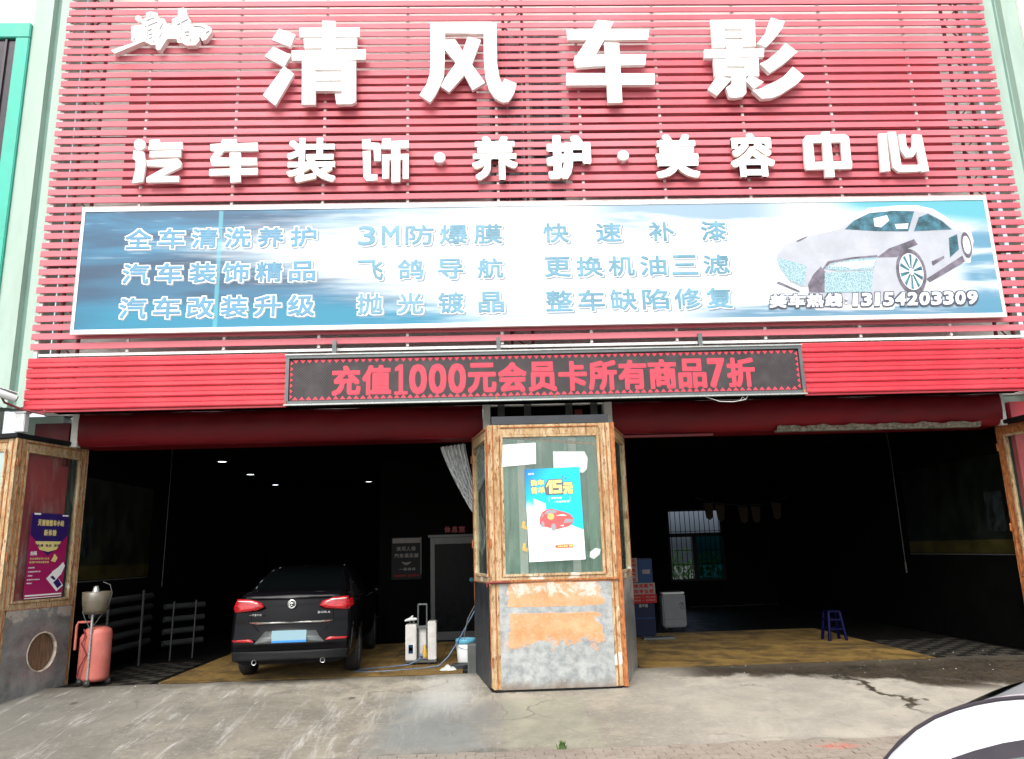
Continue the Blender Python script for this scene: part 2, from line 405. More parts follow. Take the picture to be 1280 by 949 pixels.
def char_cells(s, x0, x1, gap):
    wd = {' ': .5, '·': .5, ':': .35, '1': .5, '-': .5}
    ws = [wd.get(c, 1.0 if ord(c) > 255 else .62) for c in s]
    u = (x1 - x0) / (sum(ws) + gap * (len(s) - 1)); x = x0
    for c, q in zip(s, ws):
        yield c, x, x + q * u
        x += (q + gap) * u

# ------------------------------------------------------------------ cars (local: rear at y=0, nose towards +y)
def interp(tab, s):
    if s <= tab[0][0]: return tab[0][1]
    if s >= tab[-1][0]: return tab[-1][1]
    for i in range(len(tab) - 1):
        if tab[i][0] <= s <= tab[i + 1][0]:
            x0, y0 = tab[i]; x1, y1 = tab[i + 1]
            m0 = (y1 - tab[i - 1][1]) / (x1 - tab[i - 1][0]) if i > 0 else (y1 - y0) / (x1 - x0)
            m1 = (tab[i + 2][1] - y0) / (tab[i + 2][0] - x0) if i + 2 < len(tab) else (y1 - y0) / (x1 - x0)
            h = x1 - x0; t = (s - x0) / h
            return (2*t**3 - 3*t*t + 1) * y0 + (t**3 - 2*t*t + t) * h * m0 + (3*t*t - 2*t**3) * y1 + (t**3 - t*t) * h * m1
class Car:
    def __init__(s, L, top, sh, wid, rail, zb=.24, tail=None):
        s.L, s.top, s.sh, s.wid, s.rail, s.zb, s.tail = L, top, sh, wid, rail, zb, tail
    def sec(s, y):
        t, h, w_, r = interp(s.top, y), interp(s.sh, y), interp(s.wid, y), interp(s.rail, y)
        h = min(h, t - .012); r = min(r, w_ - .02); zb = s.zb
        rz = max(h + .006, t - .032)
        return [(w_ * .80, zb), (w_ * .95, zb + .05), (w_ * .99, zb + .22), (w_, (zb + h) / 2 + .06), (w_ * .985, h - .10), (w_ * .945, h - .012), (w_ * .925, h), (r + (w_ * .925 - r) * .5 + .012, (h + rz) / 2), (r + .012, rz - .008), (r - .04, rz + .024), (r * .6, t - .01), (0, t)]
    def P(s, y, v):
        """v in 0..11 along the section (6 = belt line, 8 = roof rail, 11 = centre line), signed x by caller"""
        q = s.sec(y); i = max(0, min(int(v), len(q) - 2)); f = v - i
        p0, p1, p2, p3 = q[max(i - 1, 0)], q[i], q[i + 1], q[min(i + 2, len(q) - 1)]
        lin = (p1[0] + (p2[0] - p1[0]) * f, p1[1] + (p2[1] - p1[1]) * f)
        x, z = lin
        return x, y + (s.tail(z, x) * max(0, 1 - y / .30) if s.tail else 0) - s.nose(y, x), z
    def nose(s, y, x):
        k = max(0, (y - (s.L - .5)) / .5)
        return k * .22 * (abs(x) / .9) ** 2
    def pt(s, side, y, v, off=0):
        x, yy, z = s.P(y, v); p = Vector((side * x, yy, z))
        if off:
            e = .01
            a = s.P(y + e, v); b = s.P(y, min(v + .05, 11)) if v < 10.9 else s.P(y, v - .05)
            da = Vector((side * a[0], a[1], a[2])) - p; db = Vector((side * b[0], b[1], b[2])) - p
            if v >= 10.9: db = -db
            nn = da.cross(db).normalized()
            ref = Vector((side * max(x, .02), 0, z - .7)) if v < 8 else Vector((0, 0, 1))
            if nn.dot(ref) < 0: nn = -nn
            p = p + nn * off
        return p
    def body(s, arches, r=.34):
        ys = [0, .02, .05, .1, .18, .3] + [.3 + (s.L - .6) * i / 40 for i in range(1, 41)] + [s.L - .2, s.L - .12, s.L - .06, s.L - .02, s.L]
        vv = [0, .5, 1, 1.5, 2, 2.5, 3, 3.5, 4, 4.5, 5, 5.5, 6, 7, 8, 8.5, 9, 9.5, 10, 10.5, 11]
        mb = MB(); n = len(vv); ring = 2 * n - 2
        for y in ys:
            row = [s.pt(1, y, v) for v in vv] + [s.pt(-1, y, v) for v in vv[-2:0:-1]] + [s.pt(-1, y, 0)]
            mb.v += [tuple(p) for p in row]
        ring = len(vv) * 2 - 1
        for i in range(len(ys) - 1):
            for k in range(ring):
                mb.f.append((i * ring + k, (i + 1) * ring + k, (i + 1) * ring + (k + 1) % ring, i * ring + (k + 1) % ring)); mb.sm.append(True); mb.mi.append(0)
        for base in (0, (len(ys) - 1) * ring):       # end caps as strips
            for k in range(n - 1):
                a, b = base + k, base + k + 1
                c, d = base + ring - 1 - k, base + max(ring - 2 - k, n - 1)
                f = (a, b, c) if b == d else (a, b, d, c)
                mb.f.append(f if base else f[::-1]); mb.sm.append(True); mb.mi.append(0)
        me = mb.mesh('body', MT['black'], fix=True)
        o = bpy.data.objects.new('tmp', me); COL.objects.link(o)
        cut = MB()
        for y in arches:
            for sd_ in (1, -1):
                cut.lathe([(0, sd_ * .56), (r, sd_ * .56), (r, sd_ * 1.1), (0, sd_ * 1.1)], (0, y, .33), 28, axis='x')
        cm = cut.mesh('cut', MT['black'], fix=True); co = bpy.data.objects.new('cut', cm); COL.objects.link(co)
        md = o.modifiers.new('b', 'BOOLEAN'); md.object = co; md.operation = 'DIFFERENCE'; md.solver = 'EXACT'
        dg = bpy.context.evaluated_depsgraph_get()
        res = bpy.data.meshes.new_from_object(o.evaluated_get(dg))
        bpy.data.objects.remove(o); bpy.data.objects.remove(co)
        return res
    def patch(s, side, y0, y1, v0, v1, off=.004, nu=14, nv=6, yfun=None):
        """patch on the skin; yfun(v)->(y0,y1) lets the ends slant"""
        mb = MB()
        def fn(a, b):
            v = v0 + (v1 - v0) * b
            p, q = yfun(b) if yfun else (y0, y1)
            return s.pt(side, p + (q - p) * a, v, off)
        return mb.grid(fn, nu, nv)
def wheel(parent, x, y, side, rad=.32, wd=.2):
    t = MB().lathe([(rad * .66, -wd / 2), (rad * .9, -wd / 2), (rad, -wd * .32), (rad, wd * .32), (rad * .9, wd / 2), (rad * .66, wd / 2), (rad * .62, 0), (rad * .66, -wd / 2)], (0, 0, 0), 32, axis='x')
    o = t.build('wheel', MT['tyre'], parent, loc=(x, y, rad))
    r = MB(); r.lathe([(0, side * wd * .30), (rad * .2, side * wd * .32), (rad * .22, side * wd * .2), (rad * .6, side * wd * .12), (rad * .64, side * wd * .42), (rad * .67, side * wd * .42)], (0, 0, 0), 24, axis='x')
    for k in range(10):
        a = 2 * PI * k / 10
        r.tube([(side * wd * .3, rad * .15 * math.cos(a), rad * .15 * math.sin(a)), (side * wd * .34, rad * .62 * math.cos(a), rad * .62 * math.sin(a))], [.022, .016], 6)
    r.build('rim', MT['rim'], o)
    return o

def black_sedan():
    def tail(z, x):
        b = -.07 if z < .60 else (-.07 + .075 * min(1, (z - .60) / .09))
        return b + (.05 * max(0, z - .8) / .3) + .10 * (abs(x) / .9) ** 4
    C = Car(4.55, [(0, 1.11), (.05, 1.18), (.15, 1.21), (.5, 1.215), (.9, 1.37), (1.35, 1.50), (1.9, 1.55), (2.5, 1.52), (2.95, 1.39), (3.4, 1.12), (3.9, .99), (4.3, .86), (4.55, .66)],
            [(0, 1.0), (.06, 1.06), (.3, 1.08), (1.5, 1.06), (3.0, 1.0), (3.4, .98), (3.9, .90), (4.3, .76), (4.55, .6)],
            [(0, .80), (.04, .845), (.12, .875), (.4, .90), (1, .905), (3.3, .90), (4.0, .87), (4.35, .78), (4.55, .66)],
            [(0, .70), (.3, .74), (.5, .74), (.9, .66), (1.35, .61), (1.9, .60), (2.5, .62), (2.95, .65), (3.4, .74), (4.55, .6)], .25, tail)
    t = thing('black_sedan', 'black sedan parked in the left bay with its tail and red lamps to the street', 'car', (-2.88, .62, .012), R(3.2))
    t.scale = (.99, 1, 1.035)
    me = C.body((.95, 3.6)); me.materials.clear(); me.materials.append(MT['carblack'])
    for p in me.polygons: p.use_smooth = True
    body = link('body', me, t)
    G = MT['carglass']
    # rear window, windscreen, side windows
    mb = MB()
    for sd_ in (1, -1):
        mb.add(*_g(C.patch(sd_, .55, 1.3, 9.2, 11, .004)))
    mb.build('rear_window', G, t)
    mb = MB()
    for sd_ in (1, -1): mb.add(*_g(C.patch(sd_, 2.62, 3.32, 9.2, 11, .004)))
    mb.build('windscreen', G, t)
    for sd_ in (1, -1):
        C.patch(sd_, 0, 0, 6.15, 7.85, .004, yfun=lambda b: (.85 + .42 * b, 1.86 - .02 * b)).build('side_window', G, t)
        C.patch(sd_, 0, 0, 6.15, 7.85, .004, yfun=lambda b: (1.93 - .02 * b, 3.12 - .50 * b)).build('side_window', G, t)
        C.patch(sd_, .75, 3.2, 5.92, 6.06, .006, 30, 1).build('window_trim', MT['chrome'], t)
        for y in (1.55, 2.6):
            MB().tube([C.pt(sd_, y + d, 4.6, .03 if 0 < i < 3 else .0) for i, d in enumerate((0, .03, .17, .2))], .012, 6).build('door_handle', MT['carblack'], t)
        for y in (1.06, 1.90, 3.02):
            C.patch(sd_, y, y + .008, 1.2, 5.9, .0008, 1, 14).build('door_gap', MT['black'], t)
        m = MB(); p = C.pt(sd_, 2.95, 6.0)
        m.lathe([(.0, -.06), (.07, -.05), (.085, .0), (.06, .05), (0, .07)], (p.x + sd_ * .14, p.y, p.z + .06), 12, axis='y'); m.tube([p, (p.x + sd_ * .12, p.y, p.z + .04)], .02, 6)
        m.build('mirror', MT['carblack'], t)
    for y in (.95, 3.6):
        for sd_ in (1, -1): wheel(t, sd_ * .79, y, sd_, .325, .21)
    # --- tail details
    F = lambda x, z, o=.012: -o + C.tail(z, x) + .0
    def rear_poly(pts, o, d=.03, sub=6):
        """outline in XZ laid on the tail surface as a curved plate"""
        mb_ = MB(); n = len(pts); cx = sum(p[0] for p in pts) / n; cz = sum(p[1] for p in pts) / n
        dense = []
        for i in range(n):
            a, b = pts[i], pts[(i + 1) % n]
            for k in range(sub): dense.append((a[0] + (b[0] - a[0]) * k / sub, a[1] + (b[1] - a[1]) * k / sub))
        m = len(dense)
        vs = [(cx, F(cx, cz, o), cz)] + [((x + cx) / 2, F((x + cx) / 2, (z + cz) / 2, o), (z + cz) / 2) for x, z in dense] + [(x, F(x, z, o * .8), z) for x, z in dense] + [(x, F(x, z, o) + d, z) for x, z in dense]
        fs = []
        for k in range(m):
            j = (k + 1) % m
            fs += [(0, 1 + k, 1 + j), (1 + k, 1 + m + k, 1 + m + j, 1 + j), (1 + m + k, 1 + 2 * m + k, 1 + 2 * m + j, 1 + m + j)]
        return mb_.add(vs, fs, True)
    for sd_ in (1, -1):
        o_ = rear_poly([(sd_ * .50, .960), (sd_ * .80, .935), (sd_ * .845, 1.000), (sd_ * .80, 1.115), (sd_ * .60, 1.105), (sd_ * .44, 1.060), (sd_ * .40, 1.000)], .02, .05).build('tail_lamp', MT['lampred'], t)
        C.patch(sd_, 0, 0, 4.1, 5.55, .010, 8, 5, yfun=lambda b: (.02, .20 + .10 * b)).build('lamp_corner', MT['lampred'], o_)
        rear_poly([(sd_ * .53, 1.065), (sd_ * .79, 1.080), (sd_ * .79, 1.095), (sd_ * .56, 1.085)], .027, .01).build('reversing_strip', MT['lampclear'], o_)
        rear_poly([(sd_ * .50, .545), (sd_ * .80, .550), (sd_ * .82, .575), (sd_ * .55, .585)], .02, .03).build('reflector', MT['lampred'], t)
    rear_poly([(-.50, .520), (.50, .520), (.42, .600), (.36, .675), (-.36, .675), (-.42, .600)], .006, .02).build('plate_recess', MT['gunmetal'], t)  # grey tone stands in for sky mirrored in the recess
    pl = MB().box(-.245, .245, 0, .012, .53, .69).build('number_plate', MT['plate'], t, .003, loc=(0, -.105, 0))
    rear_poly([(-.60, .795), (-.5, .775), (.5, .775), (.60, .795), (.60, .805), (.5, .787), (-.5, .787), (-.60, .805)], .012, .02, 4).build('chrome_strip', MT['chrome'], t)
    # lid gap lines
    g = MB()
    for sd_ in (1, -1):
        for (a, b) in (((.60, 1.120), (.62, .800)), ((.62, .800), (.50, .700))):
            P_ = [Vector((sd_ * (a[0] + (b[0] - a[0]) * k / 4), F(a[0] + (b[0] - a[0]) * k / 4, a[1] + (b[1] - a[1]) * k / 4, .002), a[1] + (b[1] - a[1]) * k / 4)) for k in range(5)]
            g.tube(P_, .004, 4)
    g.build('lid_gap', MT['black'], t)
    e = MB().lathe([(.050, -.012), (.060, -.016), (.062, 0), (.050, 0), (.050, -.012)], (0, F(0, 1.03, 0), 1.03), 28, axis='y').build('badge', MT['chrome'], t)
    yb = F(0, 1.03, .014)
    MB().tube([(-.040, yb, 1.062), (-.020, yb, 1.033), (0, yb, 1.078 - .03), (.020, yb, 1.033), (.040, yb, 1.062)], .0045, 5).tube([(-.030, yb, 1.075), (0, yb, 1.042), (.030, yb, 1.075)], .0045, 5).tube([(-.046, yb, 1.042), (-.022, yb, 0.992), (0, yb, 1.022), (.022, yb, 0.992), (.046, yb, 1.042)], .0045, 5).build('badge_mark', MT['chrome'], e)
    tx = MB(); put_text(tx, 'BORA', .38, .56, .895, .925, F(.47, .91, .016), .002, 6); tx.build('lettering', MT['chrome'], t)
    tx = MB(); put_text(tx, '一汽-大众', -.60, -.42, .885, .915, F(.47, .90, .018), .001, 4); tx.build('lettering', MT['chrome'], t)
    rear_poly([(-.80, .30), (.80, .30), (.82, .42), (-.82, .42)], .016, .03).build('bumper_insert', MT['black'], t)
    for x in (-.48, .48): MB().lathe([(.034, -.03), (.036, .06), (.030, .06), (.030, -.03), (.034, -.03)], (x, -.07, .285), 16, axis='y').build('exhaust', MT['chrome'], t)
    MB().tube([(-.10, 1.75, 1.49), (-.10, 1.70, 1.52), (-.10, 1.62, 1.535)], [.02, .014, .006], 8).build('roof_aerial', MT['black'], t)
    return t
def _g(mb): return mb.v, mb.f, True

def white_hatch():
    C = Car(3.95, [(0, .96), (.08, 1.05), (.22, 1.20), (.42, 1.34), (.70, 1.43), (1.2, 1.468), (1.9, 1.47), (2.3, 1.40), (2.75, 1.12), (2.9, 1.03), (3.5, .92), (3.85, .76), (3.95, .6)],
            [(0, .90), (.2, .955), (.6, .96), (1.5, .95), (2.4, .92), (2.8, .90), (3.5, .80), (3.95, .55)],
            [(0, .74), (.05, .79), (.2, .83), (.6, .845), (2.8, .845), (3.5, .81), (3.85, .70), (3.95, .6)],
            [(0, .66), (.2, .64), (.42, .61), (.7, .585), (1.2, .575), (1.9, .58), (2.3, .60), (2.75, .70), (3.95, .5)], .22,
            lambda z, x: (-.06 if z < .55 else -.06 + .06 * min(1, (z - .55) / .08)) + .10 * (abs(x) / .85) ** 4)
    t = thing('white_hatchback', 'white car cut off by the bottom right corner, only window frame and roof in view', 'car', (2.10, -6.92, -.295), R(-142))
    me = C.body((.72, 3.2), .33); me.materials.clear(); me.materials.append(MT['carwhite'])
    for p in me.polygons: p.use_smooth = True
    link('body', me, t)
    for sd_ in (1, -1):
        C.patch(sd_, 0, 0, 5.9, 7.62, .003, 40, 16, yfun=lambda b: (.20 + .10 * b + .62 * b ** 4, 2.86 - .62 * b)).build('window_seal', MT['trim'], t)
        C.patch(sd_, 0, 0, 6.15, 7.34, .007, 30, 16, yfun=lambda b: (.34 + .10 * b + .50 * b ** 4, 1.28 - .02 * b)).build('side_window', MT['carglassgreen'], t)
        C.patch(sd_, 0, 0, 6.15, 7.34, .007, 30, 10, yfun=lambda b: (1.36 - .02 * b, 2.70 - .56 * b)).build('side_window', MT['carglassgreen'], t)
        m = MB(); m.tube([C.pt(sd_, .06 + 2.4 * k / 30, 8.75, .003) for k in range(31)], .009, 8); m.build('roof_moulding', MT['trim'], t)
        C.patch(sd_, 0, .12, 5.0, 8.0, .01, 4, 6).build('tail_lamp', MT['lampred'], t)
        C.patch(sd_, 3.5, 3.85, 4.2, 5.6, .01, 8, 5).build('headlamp', MT['lampclear'], t)
        for y in (1.0, 2.1): MB().tube([C.pt(sd_, y + d, 4.6, .03 if 0 < i < 3 else 0) for i, d in enumerate((0, .03, .17, .2))], .012, 6).build('door_handle', MT['carwhite'], t)
        for y in (.55, 1.30, 2.5): C.patch(sd_, y, y + .008, 1.2, 5.8, .0008, 1, 14).build('door_gap', MT['black'], t)
        p = C.pt(sd_, 2.5, 6.0)
        MB().lathe([(.0, -.06), (.07, -.05), (.085, .0), (.06, .05), (0, .07)], (p.x + sd_ * .13, p.y, p.z + .06), 12, axis='y').tube([p, (p.x + sd_ * .12, p.y, p.z + .04)], .02, 6).build('mirror', MT['carwhite'], t)
    for a, b, nm in ((.12, .55, 'rear_window'), (2.25, 2.78, 'windscreen')):
        mb = MB()
        for sd_ in (1, -1): mb.add(*_g(C.patch(sd_, a, b, 9.3, 11, .004)))
        mb.build(nm, MT['carglass'], t)
    for y in (.72, 3.2):
        for sd_ in (1, -1): wheel(t, sd_ * .72, y, sd_, .30, .19)
    return t

# ================================================================== ground
def ground_z(y):
    if y >= .9: return 0.0
    if y > -2.25: return -.30 * ((.9 - y) / 3.15) ** 1.15
    return -.30
def ground():
    MB().box(-400, 400, -400, 60, -.9, -.372).build('street', plain('grey_street_surface', (.20, .195, .185), .85, var=.2, sc=3), kind='structure')
    # concrete ramp, one undulating sheet with a broken lower edge
    n = N('worn_concrete'); v = n.co('Object'); X = n.xyz(v)
    big = n.noise(v, .55, 7, .68, .5); mid = n.noise(v, 2.2, 9, .72, .3); fine = n.noise(v, 16, 7, .75)
    streak = n.noise(n.co('Object', scale=(2.6, .45, 1), rot=(0, 0, R(-14))), 1.6, 8, .72, .6)
    scr = n.noise(n.co('Object', scale=(9, .8, 1), rot=(0, 0, R(-22))), 2.0, 7, .75, .8)
    c = n.mix(n.mr(big, .32, .68), (.165, .150, .118), (.33, .298, .232))
    c = n.mix(n.mr(mid, .42, .66, 0, .75), c, (.125, .116, .098))
    c = n.mix(n.mr(fine, .50, .70, 0, .45), c, (.40, .38, .33))
    c = n.mix(n.mr(n.noise(v, 48, 4, .8), .56, .70, 0, .55), c, (.085, .078, .065))
    # left half darkened by stains and painted shadow, right half painted paler as sunlit
    c = n.mix(n.mr(n.mt('ADD', X[0], n.mt('MULTIPLY', mid, 3)), -6.0, .6, .85, 0), c, (.112, .110, .100))
    c = n.mix(n.mr(n.mt('ADD', X[0], n.mt('MULTIPLY', mid, 2)), 1.6, 4.0, 0, .35), c, (.42, .39, .34))
    wh = n.mt('MULTIPLY', n.mr(streak, .50, .66), n.mr(scr, .40, .62))
    c = n.mix(n.mt('MULTIPLY', wh, n.mr(X[0], .6, -.8, .10, .7)), c, (.44, .43, .40))
    # bluish cement patch with pale run-off
    d = n.mt('MAXIMUM', n.mt('SUBTRACT', n.mt('ABSOLUTE', n.mt('ADD', n.mt('ADD', X[0], n.mt('MULTIPLY', n.mt('SUBTRACT', n.noise(v, 1.1, 6, .7), .5), 1.6)), n.mt('ADD', .80, n.mt('MULTIPLY', X[1], .05)))), .48), n.mt('SUBTRACT', n.mt('ABSOLUTE', n.mt('ADD', X[1], 1.25)), .95))
    d = n.mt('ADD', d, n.mt('MULTIPLY', n.mt('SUBTRACT', mid, .5), 1.1))
    c = n.mix(n.mr(d, .42, -.28, 0, .68), c, (.150, .170, .172))
    ru = n.mt('MULTIPLY', n.mr(n.mt('ADD', n.mt('ABSOLUTE', n.mt('ADD', X[0], .62)), n.mt('MULTIPLY', mid, .5)), .85, .35), n.mr(n.mt('ADD', X[1], n.mt('MULTIPLY', scr, .9)), -.9, .25))
    c = n.mix(n.mt('MULTIPLY', ru, .45), c, (.52, .52, .49))
    # dark round patch beside it
    d2 = n.mt('SQRT', n.mt('ADD', n.mt('POWER', n.mt('ADD', X[0], -.05), 2), n.mt('MULTIPLY', n.mt('POWER', n.mt('ADD', X[1], 1.05), 2), .35)))
    c = n.mix(n.mr(n.mt('ADD', d2, n.mt('MULTIPLY', mid, .5)), .62, .45, 0, .5), c, (.14, .135, .125))
    # oil spots
    vo = n.new('ShaderNodeTexVoronoi'); vo.inputs['Scale'].default_value = 1.15; n.t.links.new(n.co('Object', scale=(1, .75, 0), loc=(.3, .2, 0)), vo.inputs['Vector'])
    sp = n.mt('MULTIPLY', n.mr(n.mt('ADD', vo.outputs['Distance'], n.mt('MULTIPLY', fine, .10)), .125, .085), n.mr(big, .45, .5))
    c = n.mix(n.mt('MULTIPLY', sp, .8), c, (.045, .04, .036))
    # wet earth washed along the doorway of the right bay, with a tongue running down
    e1 = n.mt('ADD', n.mt('SUBTRACT', X[1], n.mr(X[0], 2.6, 8.0, .62, -.45)), n.mt('MULTIPLY', n.mt('SUBTRACT', mid, .5), .9))
    wet = n.mt('MULTIPLY', n.mr(e1, -.42, -.16), n.mr(X[0], 2.2, 3.2))
    tx = n.mt('ABSOLUTE', n.mt('ADD', n.mt('ADD', X[0], n.mt('MULTIPLY', X[1], .18)), n.mt('ADD', -4.80, n.mt('MULTIPLY', n.mt('SUBTRACT', n.noise(n.co('Object'), 1.6, 5, .6), .5), 1.5))))
    tongue = n.mt('MULTIPLY', n.mr(n.mt('ADD', tx, n.mt('MULTIPLY', n.mt('MULTIPLY', X[1], -1), .03)), .13, .05), n.mr(X[1], -1.9, -1.2))
    tx2 = n.mt('ABSOLUTE', n.mt('ADD', X[0], n.mt('ADD', -6.0, n.mt('MULTIPLY', n.mt('ADD', X[1], n.mt('MULTIPLY', mid, .8)), .9))))
    tong2 = n.mt('MULTIPLY', n.mr(tx2, .48, .26), n.mr(X[1], -1.0, -.5))
    w_ = n.mt('MAXIMUM', n.mt('MAXIMUM', wet, tongue), tong2)
    c = n.mix(n.mt('MULTIPLY', w_, n.mr(fine, .2, .7, .85, 1)), c, n.mix(n.mr(mid, .35, .65), (.012, .009, .006), (.042, .030, .018)))
    # dark tide line in front of both doorways
    c = n.mix(n.mr(n.mt('ADD', X[1], n.mt('MULTIPLY', mid, .5)), .75, 1.15, 0, .55), c, (.08, .07, .055))
    # green-grey patch in front of the middle gate, red paint scuffs to the right
    d3 = n.mt('MAXIMUM', n.mt('SUBTRACT', n.mt('ABSOLUTE', n.mt('ADD', X[0], -.65)), .50), n.mt('SUBTRACT', n.mt('ABSOLUTE', n.mt('ADD', X[1], 1.35)), .85))
    c = n.mix(n.mr(n.mt('ADD', d3, n.mt('MULTIPLY', n.mt('SUBTRACT', mid, .5), .4)), .06, -.04, 0, .45), c, (.22, .23, .17))
    cr = n.new('ShaderNodeTexVoronoi'); cr.feature = 'DISTANCE_TO_EDGE'; cr.inputs['Scale'].default_value = .42
    wob = n.new('ShaderNodeVectorMath'); wob.operation = 'ADD'
    nz = n.new('ShaderNodeTexNoise'); nz.inputs['Scale'].default_value = 1.4; nz.inputs['Detail'].default_value = 6; n.t.links.new(v, nz.inputs['Vector'])
    n.t.links.new(v, wob.inputs[0]); n.t.links.new(nz.outputs['Color'], wob.inputs[1]); n.t.links.new(wob.outputs[0], cr.inputs['Vector'])
    crk = n.mr(cr.outputs['Distance'], .010, .004)
    c = n.mix(n.mt('MULTIPLY', crk, n.mr(big, .50, .60, 0, .55)), c, (.10, .09, .08))
    n.bump(n.mt('ADD', n.mt('MULTIPLY', mid, .7), n.mt('SUBTRACT', n.mt('MULTIPLY', fine, .5), n.mt('MULTIPLY', crk, .5))), .5, .015)
    n.set(col=c, rough=n.mr(w_, 0, 1, .85, .6), spec=n.mr(w_, 0, 1, .3, .12))
    rnd = random.Random(3)
    jag = [rnd.uniform(-.05, .05) + .035 * math.sin(i * .37) + .03 * math.sin(i * 1.13) for i in range(400)]
    def f(a, b):
        x = -12 + 26 * a; y0 = -2.27 + jag[int(a * 160)] + .02 * x * 0; y = y0 + (.93 - y0) * b
        z = ground_z(y) + .006 * math.sin(x * 1.7 + y * 2.1) * (1 if b < .95 else 0) + .004 * math.sin(x * 4.1 - y * 3)
        if b < .04: z -= .012
        return (x, y, z)
    mb = MB().grid(f, 160, 40)
    # broken front lip
    mb.grid(lambda a, b: (-12 + 26 * a, -2.27 + jag[int(a * 160)] - .004 * b, f(a, 0)[2] - .07 * b), 160, 1)
    mb.build('ramp', n.m, kind='structure')
    # brick pavement: individually laid pavers near the camera's view, the rest as one part
    MB().box(-12, 14, -9, -2.20, -.41, -.345).build('pavement_bed', plain('sandy_paver_bed', (.055, .048, .038), .95, var=.3, sc=20), kind='structure')
    pav = link('pavement', MB().box(-12, 14, -9.3, -9.05, -.5, -.30).mesh('pavement', plain('kerb_stone', (.3, .29, .27), .9)), kind='structure')
    n = N('worn_paver_brick'); v = n.co('Object'); info = n.new('ShaderNodeObjectInfo'); geo = n.new('ShaderNodeNewGeometry')
    g = n.noise(geo.outputs['Position'], 1.3, 8, .7, .4); f2 = n.noise(v, 30, 6, .75); X = n.xyz(geo.outputs['Position'])
    c = n.mix(n.mr(g, .35, .65), (.19, .165, .135), (.29, .265, .22))
    c = n.mix(n.mt('MULTIPLY', info.outputs['Random'], .75), c, (.33, .245, .19))
    c = n.mix(n.mr(X[0], -1.5, 2.0, .40, 0), c, (.16, .158, .15))
    c = n.mix(n.mr(f2, .5, .75, 0, .4), c, (.46, .43, .38))
    rd = n.mt('MULTIPLY', n.mr(n.mt('ADD', n.mt('ABSOLUTE', n.mt('ADD', X[0], -3.55)), n.mt('MULTIPLY', n.mt('ABSOLUTE', n.mt('ADD', X[1], n.mt('ADD', 2.62, n.mt('MULTIPLY', X[0], -.0)))), 2.4)), .42, .1), n.mr(f2, .42, .55))
    c = n.mix(n.mt('MULTIPLY', rd, .8), c, (.55, .12, .08))
    n.bump(n.mt('ADD', f2, g), .4, .006); n.set(col=c, rough=.85, spec=.25)
    me = MB().box(-.095, .095, -.0455, .0455, -.05, 0).mesh('paver', n.m, .005)
    cells = []
    r = 0; y = -2.37
    while y > -8.9:
        x = -8 + (.1 if r % 2 else 0)
        while x < 9:
            cells.append((x, y)); x += .203
        y -= .102; r += 1
    def vis(c):                       # how near and how central it lies before the camera
        x, y = c
        d = y + 11
        return abs(x - d * .03) / max(d, .1) < .66 and y > -3.75
    near = sorted([c for c in cells if vis(c)], key=lambda c: c[1])
    near = near[:300]
    ns = set(near)
    for (x, y) in near:
        o = link('paver', me, pav, (x + rnd.uniform(-.004, .004), y + rnd.uniform(-.003, .003), -.30 + rnd.uniform(-.010, .005)), rnd.uniform(-.02, .02))
        o.rotation_euler.x = rnd.uniform(-.02, .02); o.rotation_euler.y = rnd.uniform(-.015, .015)
    mb = MB()
    for (x, y) in cells:
        if (x, y) in ns: continue
        z = -.30 + rnd.uniform(-.007, .003)
        mb.add([(x - .098, y - .048, z), (x + .098, y - .048, z), (x + .098, y + .048, z), (x - .098, y + .048, z), (x - .098, y - .048, z - .05), (x + .098, y - .048, z - .05), (x + .098, y + .048, z - .05), (x - .098, y + .048, z - .05)],
               [(0, 1, 2, 3), (4, 5, 1, 0), (5, 6, 2, 1), (6, 7, 3, 2), (7, 4, 0, 3)])
    mb.build('paver_field', n.m, pav, kind='stuff')
    # weed
    wd = MB()
    for k in range(26):
        a = rnd.uniform(0, 2 * PI); l = rnd.uniform(.03, .09); x, y = .72 + rnd.uniform(-.05, .05), -2.33 + rnd.uniform(-.03, .03)
        e = (x + math.cos(a) * l * .7, y + math.sin(a) * l * .7, -.29 + l); nx, ny = -math.sin(a) * .007, math.cos(a) * .007
        wd.add([(x - nx, y - ny, -.3), (x + nx, y + ny, -.3), (x + math.cos(a) * l * .4 + nx, y + math.sin(a) * l * .4 + ny, -.3 + l * .75), (x + math.cos(a) * l * .4 - nx, y + math.sin(a) * l * .4 - ny, -.3 + l * .75), e], [(0, 1, 2, 3), (3, 2, 4)])
    tag(wd.build('weed', MT['green']), 'small green weed growing from the joint at the foot of the concrete ramp', 'weed')
ground()
def debris():
    rnd = random.Random(21); m = MB()
    for k in range(150):
        x = rnd.uniform(-6, 8); y = rnd.uniform(-2.2, 1.6) if k % 2 else rnd.uniform(.0, 1.0); z = ground_z(y) + .004; s = rnd.uniform(.005, .016); a = rnd.uniform(0, PI)
        p = [(x + s * math.cos(a + q) * rnd.uniform(.6, 1.2), y + s * math.sin(a + q) * rnd.uniform(.6, 1.2), z) for q in (0, 1.6, 3.1, 4.7)]
        m.add(p + [(x, y, z + s * .7)], [(0, 1, 4), (1, 2, 4), (2, 3, 4), (3, 0, 4)])
    m.build('gravel_bits', plain('pale_gravel', (.30, .28, .24), .9, var=.6, sc=4), kind='stuff')
debris()

